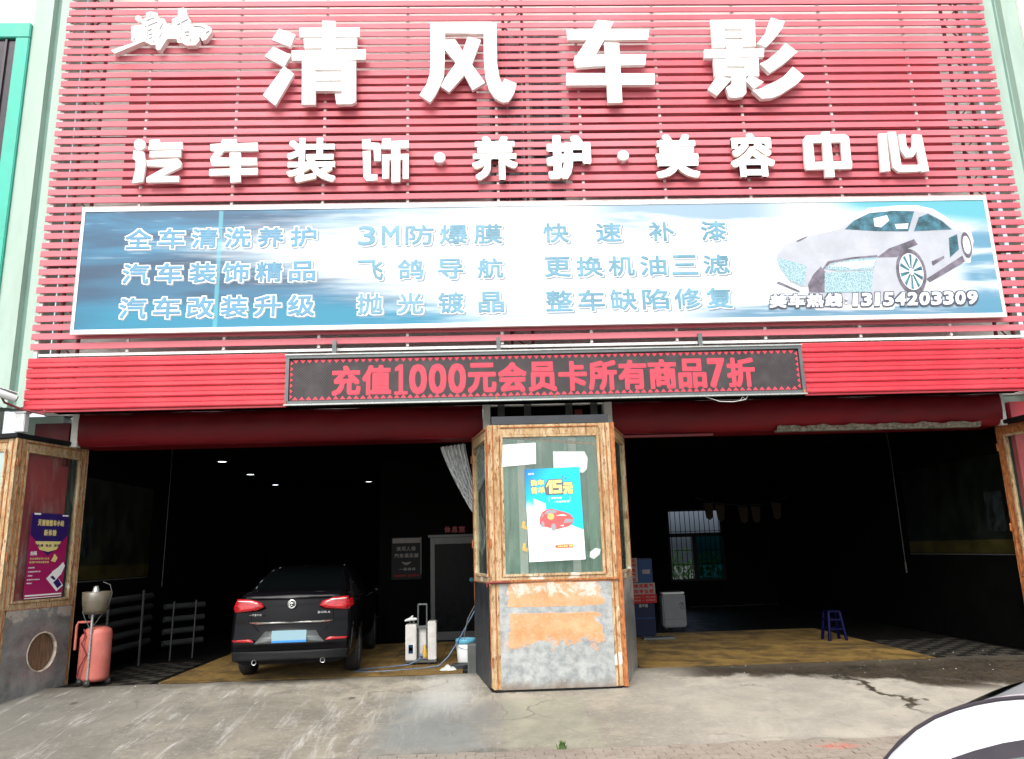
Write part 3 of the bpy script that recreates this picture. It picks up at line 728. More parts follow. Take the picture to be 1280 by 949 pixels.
# ================================================================== the building
def building():
    b = thing('garage_building', 'white walled garage building with two wide dark open bays behind the red louvres', 'building', (0, 1, 0))
    B = lambda nm, m, *bx, **k: MB().box(*bx).build(nm, MT[m], b, **k)
    B('facade_wall', 'wallwhite', -6.9, 8.9, .0, .25, 4.0, 12.5)
    # window band seen through the louvres above the middle pillar
    for x in (.45, 1.15):
        w_ = B('wall_window', 'gunmetal', x - .28, x + .28, -.03, -.002, 7.0 if abs(x - .8) < 1 else 9.9, 10.8)
        for dx in (-.24, .04): MB().box(x + dx, x + dx + .20, -.045, -.032, 7.1 if abs(x - .8) < 1 else 9.95, 10.75).build('pane', MT['darkglass'], w_)
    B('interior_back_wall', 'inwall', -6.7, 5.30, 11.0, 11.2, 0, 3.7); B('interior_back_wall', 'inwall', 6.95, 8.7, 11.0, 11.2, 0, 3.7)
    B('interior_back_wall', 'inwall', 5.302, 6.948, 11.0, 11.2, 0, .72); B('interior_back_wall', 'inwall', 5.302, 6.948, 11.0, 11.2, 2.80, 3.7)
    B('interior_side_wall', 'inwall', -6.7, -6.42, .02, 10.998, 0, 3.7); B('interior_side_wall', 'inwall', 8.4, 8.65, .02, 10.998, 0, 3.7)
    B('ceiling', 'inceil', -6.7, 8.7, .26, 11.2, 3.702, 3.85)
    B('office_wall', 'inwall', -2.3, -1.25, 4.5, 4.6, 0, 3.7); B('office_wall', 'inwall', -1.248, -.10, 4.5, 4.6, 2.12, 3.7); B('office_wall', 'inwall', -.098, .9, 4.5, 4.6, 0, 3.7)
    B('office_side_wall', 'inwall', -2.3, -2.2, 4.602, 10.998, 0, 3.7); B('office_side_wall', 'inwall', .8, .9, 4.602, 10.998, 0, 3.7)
    # red roller-shutter housings over the bays: curved front
    def shutter(x0, x1):
        prof = [(.0, 4.02), (-.10, 4.0), (-.13, 3.90), (-.135, 3.74), (-.11, 3.60), (-.05, 3.515), (.0, 3.50)]
        m = MB(); nx = 90
        m.grid(lambda a, c: (x0 + (x1 - x0) * a, prof[min(int(c * 6 + .001), 6)][0] + .010 * math.sin(a * 23) + .007 * math.sin(a * 61 + c * 5) + .004 * math.sin(a * 143 - c * 9), prof[min(int(c * 6 + .001), 6)][1] + .006 * math.sin(a * 17)), nx, 6)
        m.box(x0, x1, .001, .5, 3.50, 3.98)
        return m.build('shutter_housing', MT['darkred'], b)
    shutter(-6.30, -.06); shutter(1.99, 8.28)
    n = N('crumbling_plaster_edge')
    f = n.noise(n.co('Object'), 18, 6, .8); n.bump(f, .9, .03); n.set(col=n.mix(n.mr(f, .35, .65), (.09, .08, .06), (.30, .27, .21)), rough=.95)
    MB().grid(lambda a, c: (4.6 + 3.3 * a, -.14 + .02 * math.sin(a * 50) + .05 * c, 3.55 - .07 * c + .012 * math.sin(a * 37) + .008 * math.sin(a * 91)), 60, 3).box(4.6, 7.9, -.10, .02, 3.47, 3.50).build('crumbled_plaster_lip', n.m, b)
    MB().box(2.0, 3.6, -.02, .03, 3.44, 3.475).build('door_track', MT['truss'], b)
    # pillar between the bays, clad in pale green ribs
    B('pillar', 'pillargreen', .12, 1.83, .04, .45, 0, 3.49)
    for x in (.2, .47, .74, 1.01, 1.28, 1.55): B('pillar_rib', 'pillargreen' if x not in (.47, 1.28) else 'wallwhite', x, x + .12, -.01, .038, 0, 3.45)
    # white frame with open grille above the pillar
    for x0, x1 in ((-.055, .06), (1.86, 1.985)): B('pillar_post', 'white_paint', x0, x1, -.13, .2, 3.50, 4.05)
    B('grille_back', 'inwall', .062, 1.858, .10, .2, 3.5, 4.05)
    for x in (.18, .60, 1.26, 1.66): B('grille_bar', 'alu', x, x + .11, -.05, -.01, 3.5, 4.05)
    MB().box(1.40, 1.52, -.08, -.055, 3.5, 3.9).build('rusty_strut', MT['truss'], b)
    for x in (-6.36, 8.30):
        B('corner_post', 'white_paint', x - .05, x + .05, -.10, .02, 3.49, 4.1)
    B('red_side_panel', 'darkred', -6.95, -6.43, -.12, -.02, 3.2, 3.86); MB().add([(-6.68, -.87, 1.24), (-6.44, .10, 1.24), (-6.44, .10, 3.32), (-6.68, -.87, 3.32)], [(0, 1, 2, 3)]).add([(-6.70, -.86, 1.24), (-6.46, .10, 1.24), (-6.46, .10, 3.32), (-6.70, -.86, 3.32)], [(3, 2, 1, 0)]).build('red_side_panel', MT['clad'], b); B('red_side_panel', 'clad', 8.42, 8.95, -.12, -.02, .5, 3.86)
    B('side_pier', 'palegreen', -7.3, -6.60, .0, .3, -.05, 3.99); B('side_pier', 'palegreen', 8.40, 9.9, .03, .3, -.05, 3.99)
    B('roof_edge', 'wallwhite', -6.9, 8.9, -.05, .3, 12.502, 12.8)
    # back window with bars, a view of pale sky and a hedge behind it
    wn_ = MB().box(5.3, 6.95, 11.02, 11.10, 1.99, 2.10).box(5.3, 5.36, 11.02, 11.1, .72, 2.8).box(6.89, 6.95, 11.02, 11.1, .72, 2.8).box(6.02, 6.14, 11.021, 11.099, .72, 1.99).box(5.361, 6.889, 11.02, 11.1, .72, .78).box(5.361, 6.889, 11.02, 11.1, 2.74, 2.8).build('back_window', MT['black'], b)
    n = N('window_pane_tint'); tr = n.new('ShaderNodeBsdfTransparent'); tr.inputs[0].default_value = (.50, .55, .62, 1); n.t.links.new(tr.outputs[0], n.t.nodes['Material Output'].inputs[0])
    n2 = N('blue_window_pane_tint'); tr = n2.new('ShaderNodeBsdfTransparent'); tr.inputs[0].default_value = (.07, .20, .23, 1); n2.t.links.new(tr.outputs[0], n2.t.nodes['Material Output'].inputs[0])
    MB().box(5.36, 6.89, 11.06, 11.07, 2.10, 2.74).build('pane', n.m, wn_); MB().box(5.36, 6.02, 11.06, 11.07, .78, 1.99).build('pane', n.m, wn_)
    MB().box(6.14, 6.89, 11.06, 11.07, .78, 1.99).build('pane', n2.m, wn_)
    bars = MB()
    for k in range(11):
        x = 5.43 + .145 * k; bars.tube([(x, 11.14, .75), (x, 11.14, 2.78)], .011, 5)
    for z in (1.2, 1.6, 2.15): bars.tube([(5.33, 11.155, z), (6.92, 11.155, z)], .009, 5)
    bars.build('window_grille', MT['black'], wn_)
building()
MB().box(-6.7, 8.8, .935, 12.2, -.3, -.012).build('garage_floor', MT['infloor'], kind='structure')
def yard():
    h = MB(); rnd = random.Random(5)
    for k in range(2600):
        x, y, z = rnd.uniform(2, 11), rnd.uniform(15.2, 16.4), rnd.uniform(0, 1) ** .8 * (1.35 + .25 * math.sin(k * .01))
        a, s_ = rnd.uniform(0, PI), rnd.uniform(.04, .09)
        h.add([(x - s_ * math.cos(a), y - s_ * math.sin(a), z), (x + s_ * math.cos(a), y + s_ * math.sin(a), z + rnd.uniform(-.03, .05)), (x, y, z + s_ * 1.6)], [(0, 1, 2)])
    tag(h.build('hedge', MT['green']), 'green hedge outside, seen through the barred back window', 'hedge')
    MB().box(-30, 30, 12.3, 60, -.35, -.05).build('back_yard', plain('back_yard_earth', (.16, .14, .10), .9), kind='structure')
yard()

# floor tiles and yellow grating mats
def floor_pieces():
    fl = bpy.data.objects['garage_floor']
    ml = MB().box(-.098, .098, -.098, .098, -.010, 0).mesh('tile', MT['tile_light'], .002)
    md = MB().box(-.098, .098, -.098, .098, -.010, 0).mesh('tile', MT['tile_dark'], .002)
    for (x0, x1, y0, y1) in ((-6.2, -4.9, .98, 3.4), (6.65, 8.3, .98, 3.2)):
        i = 0; x = x0 + .1
        while x < x1:
            y = y0 + .1; j = 0
            while y < y1:
                link('tile', ml if (i + j) % 2 else md, fl, (x, y, random.uniform(-.001, .001))); y += .2; j += 1
            x += .2; i += 1
    g = MB(); S_ = .4; k = 12
    for i in range(k + 1):
        u = -S_ / 2 + .005 + (S_ - .018) * i / k
        g.box(u, u + .010, -S_ / 2, S_ / 2 - .004, -.006, .010); g.box(-S_ / 2, S_ / 2 - .004, u, u + .010, -.004, .012)
    me = g.mesh('mat_tile', MT['mat'])
    for (x0, x1, y0, y1, lab) in ((2.2, 6.6, .86, 5.2, 'yellow plastic grating mat laid across the mouth of the right bay'), (-4.85, -.35, .95, 5.1, 'yellow plastic grating mat under the black sedan in the left bay')):
        t = thing('grating_mat', lab, 'floor mat', (x0, y0, .004))
        y = .2
        while y < y1 - y0:
            x = .2
            while x < x1 - x0 + .05:
                link('mat_tile', me, t, (x, y, random.uniform(0, .003)), random.uniform(-.004, .004)); x += .402
            y += .402
floor_pieces()

# ================================================================== neighbouring facades
def neighbours():
    for sx, lab in ((-1, 'pale green ribbed pilaster left of the red louvres'), (1, 'pale green ribbed pilaster right of the red louvres')):
        x0 = -7.32 if sx < 0 else 8.62
        t = thing('pilaster', lab, 'pilaster', (x0, .25, 0), group='pale green pilasters beside the louvres')
        if sx < 0: pr = [(0, .0), (.30, .0), (.32, .10), (.41, .10), (.43, .0), (.66, .0), (.66, .3), (0, .3)]
        else: pr = [(.02, .0), (.26, .0), (.28, .10), (.40, .10), (.42, .0), (.68, .0), (.68, .3), (.02, .3)]
        n = len(pr); z0, z1 = (4.0, 12.6)
        m = MB().add([(x, y, z0) for x, y in pr] + [(x, y, z1) for x, y in pr], [(i, (i + 1) % n, (i + 1) % n + n, i + n) for i in range(n)] + [tuple(range(n, 2 * n))])
        m.build('cladding', MT['palegreen'], t)
        gx = .318 if sx < 0 else .281
        MB().box(gx, gx + .090, .085, .098, z0, z1).build('groove', MT['groove'], t)
    # left neighbour with the green framed window
    t = thing('neighbour_building', 'pale neighbouring wall at the left edge with a green framed dark window', 'building', (-7.325, .3, 0))
    MB().box(-6, -.002, .02, .4, -.3, 12.8).build('wall', plain('pale_grey_green_wall', (.58, .64, .58), .8, var=.1, dirt=(.4, .44, .38, .4)), t)
    f = MB(); z0, z1 = 5.2, 10.42
    f.box(-3, -.0, -.1, .0, z1 - .27, z1); f.box(-.22, -.0, -.099, .0, z0, z1 - .272); f.box(-3, -.222, -.1, .0, z0, z0 + .25)
    fr = f.build('window_frame', MT['teal'], t, .012)
    MB().box(-3, -.222, -.04, -.02, z0 + .25, z1 - .27).build('pane', MT['darkglass'], fr)
    for x in (-.40, -1.2, -2.0): MB().box(x, x + .035, -.07, -.041, z0 + .25, z1 - .27).build('glazing_bar', MT['trim'], fr)
    MB().box(-.60, .0, -.06, .018, -.3, z0 - .002).build('wall_strip', MT['palegreen'], t)
    t = thing('neighbour_building', 'white neighbouring wall behind the pilaster at the right edge', 'building', (9.33, .3, 0))
    MB().box(.0, 6, .02, .4, -.3, 12.8).build('wall', MT['wallwhite'], t)
    MB().box(-.028, .04, -.10, .018, 4.0, 12.6).build('corner_strip', MT['white_paint'], t)
neighbours()

# ================================================================== the louvre screen
SX0, SX1 = -6.62, 8.52
def louvres():
    t = thing('louvre_screen', 'tall faded red louvre screen of horizontal slats covering the upper facade', 'louvre screen', (0, 0, 0))
    me = MB().box(SX0, SX1, -.010, .010, 0, .094).mesh('slat', MT['slat'], .003)
    z = 4.80; k = 0
    zs = []
    while z < 12.2:
        o = link('slat', me, t, (random.uniform(-.012, .012), random.uniform(-.006, .004), z + random.uniform(-.004, .004))); zs.append(z)
        o.rotation_euler.y = random.uniform(-.0009, .0009); o.rotation_euler.x = random.uniform(-.06, .06)
        z += .1435; k += 1
    zt = z
    for x in (-5.25, -3.85, -2.46, -1.15, .26, 1.60, 2.89, 4.24, 5.70, 7.1):
        MB().box(x - .02, x + .02, .02, .055, 4.75, zt).build('mullion', MT['white_paint'], t)
    # dark red lattice columns behind
    for xa, xb in ((-6.42, -6.14), (.42, .74), (8.02, 8.30)):
        MB().tube([(xa, .35, 4.0), (xa, .35, zt)], .028, 6).build('lattice_post', MT['truss'], t)
        MB().tube([(xb, .35, 4.0), (xb, .35, zt)], .028, 6).build('lattice_post', MT['truss'], t)
        pts = [(xa if i % 2 else xb, .35, 4.1 + .30 * i) for i in range(int((zt - 4.2) / .30))]
        MB().tube(pts, .016, 5).build('lattice_web', MT['truss'], t)
    for x in (-6.56, 8.46): MB().box(x - .025, x + .025, .022, .07, 4.0, zt).build('edge_post', MT['white_paint'], t)
    MB().box(SX0 + .1, SX1 - .1, .03, .09, 4.70, 4.74).build('lower_rail', MT['white_paint'], t)
    for z in (6.1, 8.2, 10.6): MB().box(SX0 + .1, SX1 - .1, .06, .10, z, z + .05).build('cross_rail', MT['truss'], t)
    # faded older red boards behind the slats
    for x0, x1, z0, z1 in ((-5.75, -.05, 7.45, 9.65), (1.5, 7.9, 7.45, 9.85)):
        MB().box(x0, x1, .45, .50, z0, z1).build('backing_board', MT['oldred'], t)
    # closed ribbed cladding on both sides of the LED sign: one board per rib
    for x0, x1 in ((SX0, -2.905), (4.745, SX1)):
        H = .775 / 5
        pr = [(0, 0), (-.022, .004), (-.030, .020), (-.030, .066), (-.024, .072), (-.031, .080), (-.034, H - .022), (-.012, H - .010), (0, H - .004)]
        m = MB(); n = len(pr)
        m.add([(x0, y, z) for y, z in pr] + [(x1, y, z) for y, z in pr], [(i, i + n, (i + 1) % n + n, (i + 1) % n) for i in range(n)] + [tuple(range(n)), tuple(range(2 * n - 1, n - 1, -1))])
        me = m.mesh('cladding_board', MT['clad'], fix=True)
        for i in range(5): link('cladding_board', me, t, (random.uniform(-.006, .006), random.uniform(-.002, .002), 3.90 + H * i))
        MB().box(x0, x1, .005, .05, 3.87, 3.897).build('lower_trim', MT['clad'], t)
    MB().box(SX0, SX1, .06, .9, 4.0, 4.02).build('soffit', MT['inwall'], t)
louvres()

# ================================================================== white channel letters
LET = {
'清':[[(-3.18,10.0),(-2.92,9.89),(-2.99,9.67),(-3.02,9.68),(-3.29,9.8)],[(-3.26,9.67),(-2.98,9.52),(-3.08,9.31),(-3.39,9.5)],[(-3.08,9.32),(-2.92,9.18),(-3.19,8.63),(-3.39,8.81)],[(-2.5,10.14),(-2.29,10.13),(-2.28,9.59),(-2.49,9.59)],[(-2.86,10.01),(-1.9,10.01),(-1.9,9.84),(-2.85,9.84)],[(-2.79,9.81),(-1.94,9.82),(-1.94,9.65),(-2.77,9.64)],[(-2.97,9.6),(-1.8,9.61),(-1.8,9.43),(-2.96,9.42)],[(-2.8,9.41),(-2.59,9.41),(-2.57,8.64),(-2.78,8.64)],[(-2.17,9.41),(-1.95,9.4),(-1.94,8.7),(-1.96,8.67),(-2.01,8.64),(-2.24,8.64),(-2.27,8.82),(-2.16,8.82)],[(-2.61,9.41),(-2.16,9.41),(-2.15,9.24),(-2.6,9.25)],[(-2.6,9.21),(-2.15,9.21),(-2.15,9.06),(-2.6,9.06)],[(-2.6,9.03),(-2.15,9.03),(-2.15,8.87),(-2.59,8.88)]],
'风':[[(-0.77,10.1),(-0.53,10.1),(-0.55,9.34),(-0.56,9.13),(-0.63,8.93),(-0.7,8.78),(-0.78,8.66),(-0.95,8.79),(-0.83,8.99),(-0.78,9.19),(-0.77,9.44)],[(-0.55,10.1),(0.11,10.1),(0.1,9.89),(-0.55,9.9)],[(0.09,10.1),(0.3,10.1),(0.29,9.34),(0.32,9.1),(0.36,8.98),(0.4,9.07),(0.59,8.98),(0.55,8.82),(0.5,8.73),(0.45,8.66),(0.37,8.65),(0.3,8.68),(0.23,8.74),(0.15,8.88),(0.1,9.1),(0.08,9.4)],[(-0.53,9.78),(-0.37,9.78),(-0.22,9.5),(0.09,9.0),(-0.11,8.87),(-0.23,9.13),(-0.36,9.35),(-0.54,9.6)],[(-0.17,9.83),(0.04,9.77),(-0.1,9.36),(-0.24,9.13),(-0.48,8.84),(-0.61,8.94),(-0.54,9.09),(-0.37,9.35),(-0.25,9.58)]],
'车':[[(1.43,9.95),(2.78,9.94),(2.74,9.76),(1.44,9.76)],[(1.94,10.13),(2.21,10.1),(2.03,9.76),(1.89,9.51),(1.54,9.28),(1.52,9.4),(1.74,9.74)],[(1.54,9.48),(1.88,9.5),(2.7,9.49),(2.67,9.3),(2.03,9.29),(1.56,9.26)],[(2.03,9.71),(2.27,9.7),(2.26,8.63),(2.03,8.62)],[(1.39,9.16),(2.81,9.14),(2.8,8.94),(1.38,8.94)]],
'影':[[(3.8,10.12),(4.02,10.12),(4.0,9.61),(3.79,9.61)],[(4.31,10.12),(4.53,10.12),(4.5,9.63),(4.28,9.62)],[(4.01,10.12),(4.33,10.12),(4.31,9.94),(4.0,9.95)],[(4.0,9.91),(4.32,9.91),(4.31,9.79),(3.99,9.79)],[(4.0,9.75),(4.3,9.75),(4.29,9.64),(3.99,9.64)],[(4.02,9.65),(4.28,9.65),(4.27,9.56),(4.01,9.56)],[(3.65,9.57),(4.63,9.58),(4.61,9.43),(3.64,9.41)],[(3.78,9.39),(4.0,9.39),(3.98,9.08),(3.78,9.08)],[(4.29,9.4),(4.52,9.41),(4.5,9.08),(4.27,9.08)],[(3.98,9.4),(4.31,9.4),(4.29,9.26),(3.97,9.26)],[(3.98,9.23),(4.29,9.22),(4.28,9.08),(3.96,9.08)],[(3.81,9.08),(4.05,9.03),(3.78,8.73),(3.64,8.84)],[(4.05,9.09),(4.28,9.09),(4.26,8.78),(4.23,8.74),(4.19,8.71),(4.08,8.69),(3.98,8.7),(3.94,8.87),(4.04,8.94)],[(4.35,9.09),(4.56,8.97),(4.39,8.85),(4.26,9.0)],[(4.8,10.15),(5.02,10.07),(4.96,9.94),(4.85,9.8),(4.66,9.6),(4.52,9.67),(4.6,9.76),(4.68,9.86)],[(4.99,9.68),(5.17,9.51),(5.04,9.4),(4.91,9.29),(4.67,9.13),(4.53,9.3),(4.64,9.35),(4.74,9.43),(4.86,9.53)],[(5.06,9.24),(5.23,9.07),(5.1,8.93),(4.96,8.84),(4.81,8.74),(4.66,8.68),(4.5,8.67),(4.36,8.82),(4.5,8.85),(4.63,8.92),(4.76,8.98),(4.88,9.05),(4.98,9.15)]],
'logo':[[(-5.81,9.65),(-5.37,9.82),(-5.51,9.82),(-5.53,10.08),(-5.35,10.11),(-5.39,10.18),(-5.3,10.25),(-5.32,10.32),(-5.25,10.35),(-5.14,10.32),(-5.12,10.23),(-5.02,10.21),(-4.97,10.11),(-4.88,10.09),(-4.9,10.2),(-4.81,10.25),(-4.81,10.4),(-4.73,10.42),(-4.68,10.37),(-4.66,10.26),(-4.6,10.18),(-4.63,10.11),(-4.4,10.12),(-4.27,10.05),(-4.26,9.97),(-4.34,9.83),(-4.4,9.81),(-4.42,9.87),(-4.46,9.88),(-4.44,9.82),(-4.5,9.73),(-4.65,9.73),(-4.71,9.78),(-4.78,9.78),(-4.8,9.85),(-4.86,9.85),(-4.95,9.85),(-5.05,9.65),(-5.11,9.66),(-5.12,9.75),(-5.19,9.74),(-5.31,9.81),(-5.75,9.59)],[(-5.48,10.25),(-5.44,10.28),(-5.39,10.25),(-5.39,10.2),(-5.43,10.17),(-5.48,10.21)],[(-5.26,10.32),(-5.23,10.32),(-5.27,10.18),(-5.3,10.18)],[(-5.31,10.21),(-5.18,10.25),(-5.17,10.23),(-5.3,10.18)],[(-5.33,10.09),(-5.13,10.16),(-5.12,10.15),(-5.32,10.06)],[(-5.29,10.11),(-5.26,10.13),(-5.26,9.82),(-5.28,9.84)],[(-5.26,10.03),(-5.17,10.06),(-5.15,9.79),(-5.18,9.79),(-5.2,10.02),(-5.25,9.99)],[(-5.24,9.94),(-5.18,9.96),(-5.18,9.94),(-5.24,9.92)],[(-5.24,9.87),(-5.18,9.89),(-5.18,9.87),(-5.24,9.85)],[(-5.48,10.04),(-5.46,10.04),(-5.45,9.84),(-5.48,9.84)],[(-5.1,10.15),(-5.03,10.13),(-5.08,10.01),(-5.09,10.03)],[(-5.08,9.89),(-5.06,9.97),(-5.04,9.96),(-5.07,9.85)],[(-4.77,10.39),(-4.74,10.39),(-4.73,9.85),(-4.75,9.85)],[(-4.82,10.13),(-4.65,10.23),(-4.64,10.2),(-4.81,10.09)],[(-4.58,10.1),(-4.4,10.1),(-4.31,10.05),(-4.29,9.99),(-4.35,9.93),(-4.36,10.02),(-4.43,10.06),(-4.55,10.07)],[(-4.68,9.99),(-4.59,10.0),(-4.57,9.82),(-4.6,9.82),(-4.61,9.97),(-4.68,9.96)],[(-4.66,9.92),(-4.61,9.92),(-4.61,9.9),(-4.66,9.9)]],
'汽':[[(-5.16,8.0),(-5.16,7.96),(-5.19,7.93),(-5.23,7.91),(-5.28,7.92),(-5.31,7.95),(-5.33,7.99),(-5.33,8.04),(-5.31,8.08),(-5.27,8.1),(-5.23,8.09),(-5.19,8.07),(-5.16,8.03)],[(-5.33,7.91),(-5.17,7.88),(-5.13,7.68),(-5.15,7.38),(-5.31,7.36),(-5.28,7.57),(-5.28,7.73),(-5.33,7.77)],[(-5.1,8.08),(-4.95,8.09),(-4.94,8.03),(-4.6,8.04),(-4.59,7.92),(-5.11,7.92),(-5.1,8.0)],[(-5.08,7.89),(-4.61,7.9),(-4.61,7.79),(-5.08,7.79)],[(-5.12,7.74),(-4.64,7.76),(-4.59,7.7),(-4.59,7.62),(-4.87,7.47),(-4.61,7.47),(-4.61,7.37),(-5.09,7.37),(-5.1,7.45),(-4.81,7.63),(-5.1,7.64)]],
'车2':[[(-3.99,8.08),(-3.77,8.08),(-3.78,8.01),(-3.45,8.02),(-3.44,7.88),(-3.96,7.88),(-4.03,7.77),(-3.45,7.76),(-3.44,7.64),(-4.13,7.64),(-4.16,7.75),(-4.09,7.88),(-4.16,7.89),(-4.17,8.0),(-4.01,8.01)],[(-3.87,7.85),(-3.7,7.85),(-3.68,7.36),(-3.83,7.35)],[(-4.16,7.58),(-3.43,7.59),(-3.43,7.48),(-4.16,7.47)]],
'饰':[[(-1.84,8.05),(-1.71,8.06),(-1.71,8.0),(-1.58,7.99),(-1.55,7.94),(-1.55,7.69),(-1.65,7.68),(-1.66,7.88),(-1.84,7.9)],[(-1.83,7.85),(-1.71,7.86),(-1.7,7.46),(-1.6,7.46),(-1.6,7.36),(-1.76,7.35),(-1.81,7.42)],[(-1.53,8.06),(-1.4,8.07),(-1.4,8.02),(-1.12,8.03),(-1.12,7.9),(-1.54,7.89)],[(-1.53,7.79),(-1.12,7.8),(-1.12,7.71),(-1.53,7.69)],[(-1.53,7.72),(-1.42,7.72),(-1.42,7.39),(-1.52,7.38)],[(-1.39,7.88),(-1.25,7.88),(-1.25,7.33),(-1.38,7.32)],[(-1.21,7.72),(-1.12,7.73),(-1.12,7.38),(-1.21,7.38)]],
'中':[[(5.17,8.04),(5.79,8.06),(5.85,8.01),(5.85,7.92),(5.11,7.91),(5.12,7.99)],[(5.11,7.91),(5.26,7.92),(5.25,7.57),(5.09,7.47),(5.09,7.57)],[(5.71,7.93),(5.85,7.94),(5.83,7.47),(5.7,7.56)],[(5.1,7.58),(5.85,7.59),(5.83,7.46),(5.1,7.45)],[(5.42,8.1),(5.55,8.11),(5.54,7.32),(5.39,7.32)]],
'心':[[(6.34,8.06),(6.46,8.06),(6.44,7.41),(6.29,7.4)],[(6.49,8.09),(6.62,8.09),(6.63,7.51),(6.93,7.51),(6.92,7.4),(6.72,7.39),(6.57,7.39),(6.49,7.47)],[(6.66,8.04),(6.77,8.05),(6.76,7.84),(6.8,7.77),(6.86,7.84),(6.89,8.04),(7.03,8.03),(7.06,7.4),(6.94,7.39),(6.91,7.75),(6.84,7.65),(6.72,7.64),(6.66,7.76)]],
}
def letters():
    t = thing('shop_name_letters', 'row of four big white raised characters on the red louvres', 'sign letters', (0, -.15, 10))
    for ch in '清风车影':
        m = MB()
        for i, p in enumerate(LET[ch]): m.prism([(x, z - 10) for x, z in p], -.02 - i * .0006, .045 + i * .0006)
        me = m.mesh('letter', [MT['white']])
        link('letter', me, t, label='white raised character ' + ch)
    box = [(-5.37, -4.56), (-4.19, -3.42), (-2.99, -2.24), (-1.84, -1.09), (-.14, .57), (1.02, 1.72), (2.73, 3.42), (3.92, 4.62), (5.13, 5.82), (6.36, 7.07)]
    t = thing('service_letters', 'smaller row of white raised characters with two round dots below the big shop name', 'sign letters', (0, -.13, 7.7))
    for (x0, x1), ch in zip(box, '汽车装饰养护美容中心'):
        m = MB(); z0, z1 = 7.34 - 7.7, 8.09 - 7.7
        K = '车2' if ch == '车' else ch
        if K in LET and (ch != '车' or x0 < 0):
            for i, p in enumerate(LET[K]): m.prism([(x, z - 7.7) for x, z in p], -i * .0006, .05 + i * .0006)
        else: put_glyph(m, ch, x0, x1, z0, z1, 0, {'装': .022, '养': .023, '美': .026, '容': .026, '饰': .027}.get(ch, .040), .055, 12)
        link('letter', m.mesh('letter', [MT['white'], MT['cream']]), t, label='white raised character ' + ch)
    for x in (-.64, 2.23): MB().lathe([(0, 0), (.085, 0), (.09, .006), (.09, .1), (0, .1)], (x, 0, .03), 24, axis='y').build('dot', MT['white'], t)
    L = LET['logo']
    t = thing('script_logo', 'small white script logo with grey brush strokes at the top left of the louvres', 'logo sign', (0, -.12, 10))
    m = MB(); m.prism([(x, z - 10) for x, z in L[0]], -.02, .08).prism([(x, z - 10) for x, z in L[1]], -.0195, .08)
    m.build('plaque', MT['white'], t)
    for i, p in enumerate(L[2:]): MB().prism([(x, z - 10) for x, z in p], -.032 - i * .0003, -.018).build('brush_stroke', MT['silvergrey'], t)
letters()

# ================================================================== the long printed banner
CARPRINT = {'body':[[(4.47,6.01),(4.64,6.22),(4.99,6.34),(5.49,6.44),(5.72,6.58),(6.01,6.71),(6.44,6.74),(6.75,6.74),(6.99,6.68),(7.19,6.54),(7.32,6.41),(7.5,6.36),(7.52,6.2),(7.42,5.88),(7.23,5.86),(6.75,5.57),(6.68,5.4),(6.48,5.31),(6.25,5.34),(6.17,5.22),(5.04,5.23),(4.89,5.37),(4.91,5.51),(4.81,5.51),(4.64,5.59),(4.49,5.87)]],'dark':[[(5.59,6.44),(5.75,6.58),(6.01,6.7),(6.41,6.74),(6.72,6.72),(6.58,6.39),(6.09,6.4)],[(6.67,6.39),(6.78,6.62),(6.93,6.68),(7.13,6.56),(7.27,6.41),(6.95,6.4)],[(7.2,6.27),(7.34,6.33),(7.33,6.08),(7.17,5.95)]],'mesh':[[(4.47,6.0),(4.7,5.93),(4.93,5.85),(4.85,5.52),(4.64,5.62),(4.51,5.81)],[(5.19,5.74),(5.94,5.75),(5.87,5.41),(5.15,5.42)],[(5.2,5.8),(5.33,5.89),(5.67,5.95),(6.03,5.97),(5.95,5.77),(5.4,5.76)]],'shade':[[(5.14,5.84),(5.21,5.74),(5.15,5.42),(4.92,5.43),(4.91,5.55),(5.01,5.71)],[(6.03,5.97),(6.23,6.11),(6.65,6.26),(6.7,6.17),(6.47,6.08),(6.34,5.97)],[(6.75,5.61),(7.37,5.98),(7.39,5.88),(6.79,5.55)],[(6.87,5.89),(7.08,5.98),(7.08,5.94),(6.88,5.82)],[(4.81,6.26),(4.99,6.34),(4.97,6.31),(4.83,6.24)],[(5.1,5.72),(5.26,5.92),(5.64,5.98),(6.04,6.01),(6.04,5.98),(5.64,5.95),(5.3,5.89)],[(4.43,5.59),(4.47,5.61),(4.77,5.46),(4.77,5.43)]],'light':[[(5.28,5.83),(5.42,5.89),(6.0,5.93),(5.94,5.82),(5.62,5.79),(5.47,5.84)],[(6.06,6.61),(6.28,6.66),(6.3,6.57),(6.16,6.46),(6.06,6.48)],[(6.38,6.51),(6.6,6.52),(6.57,6.43),(6.4,6.43)]]}
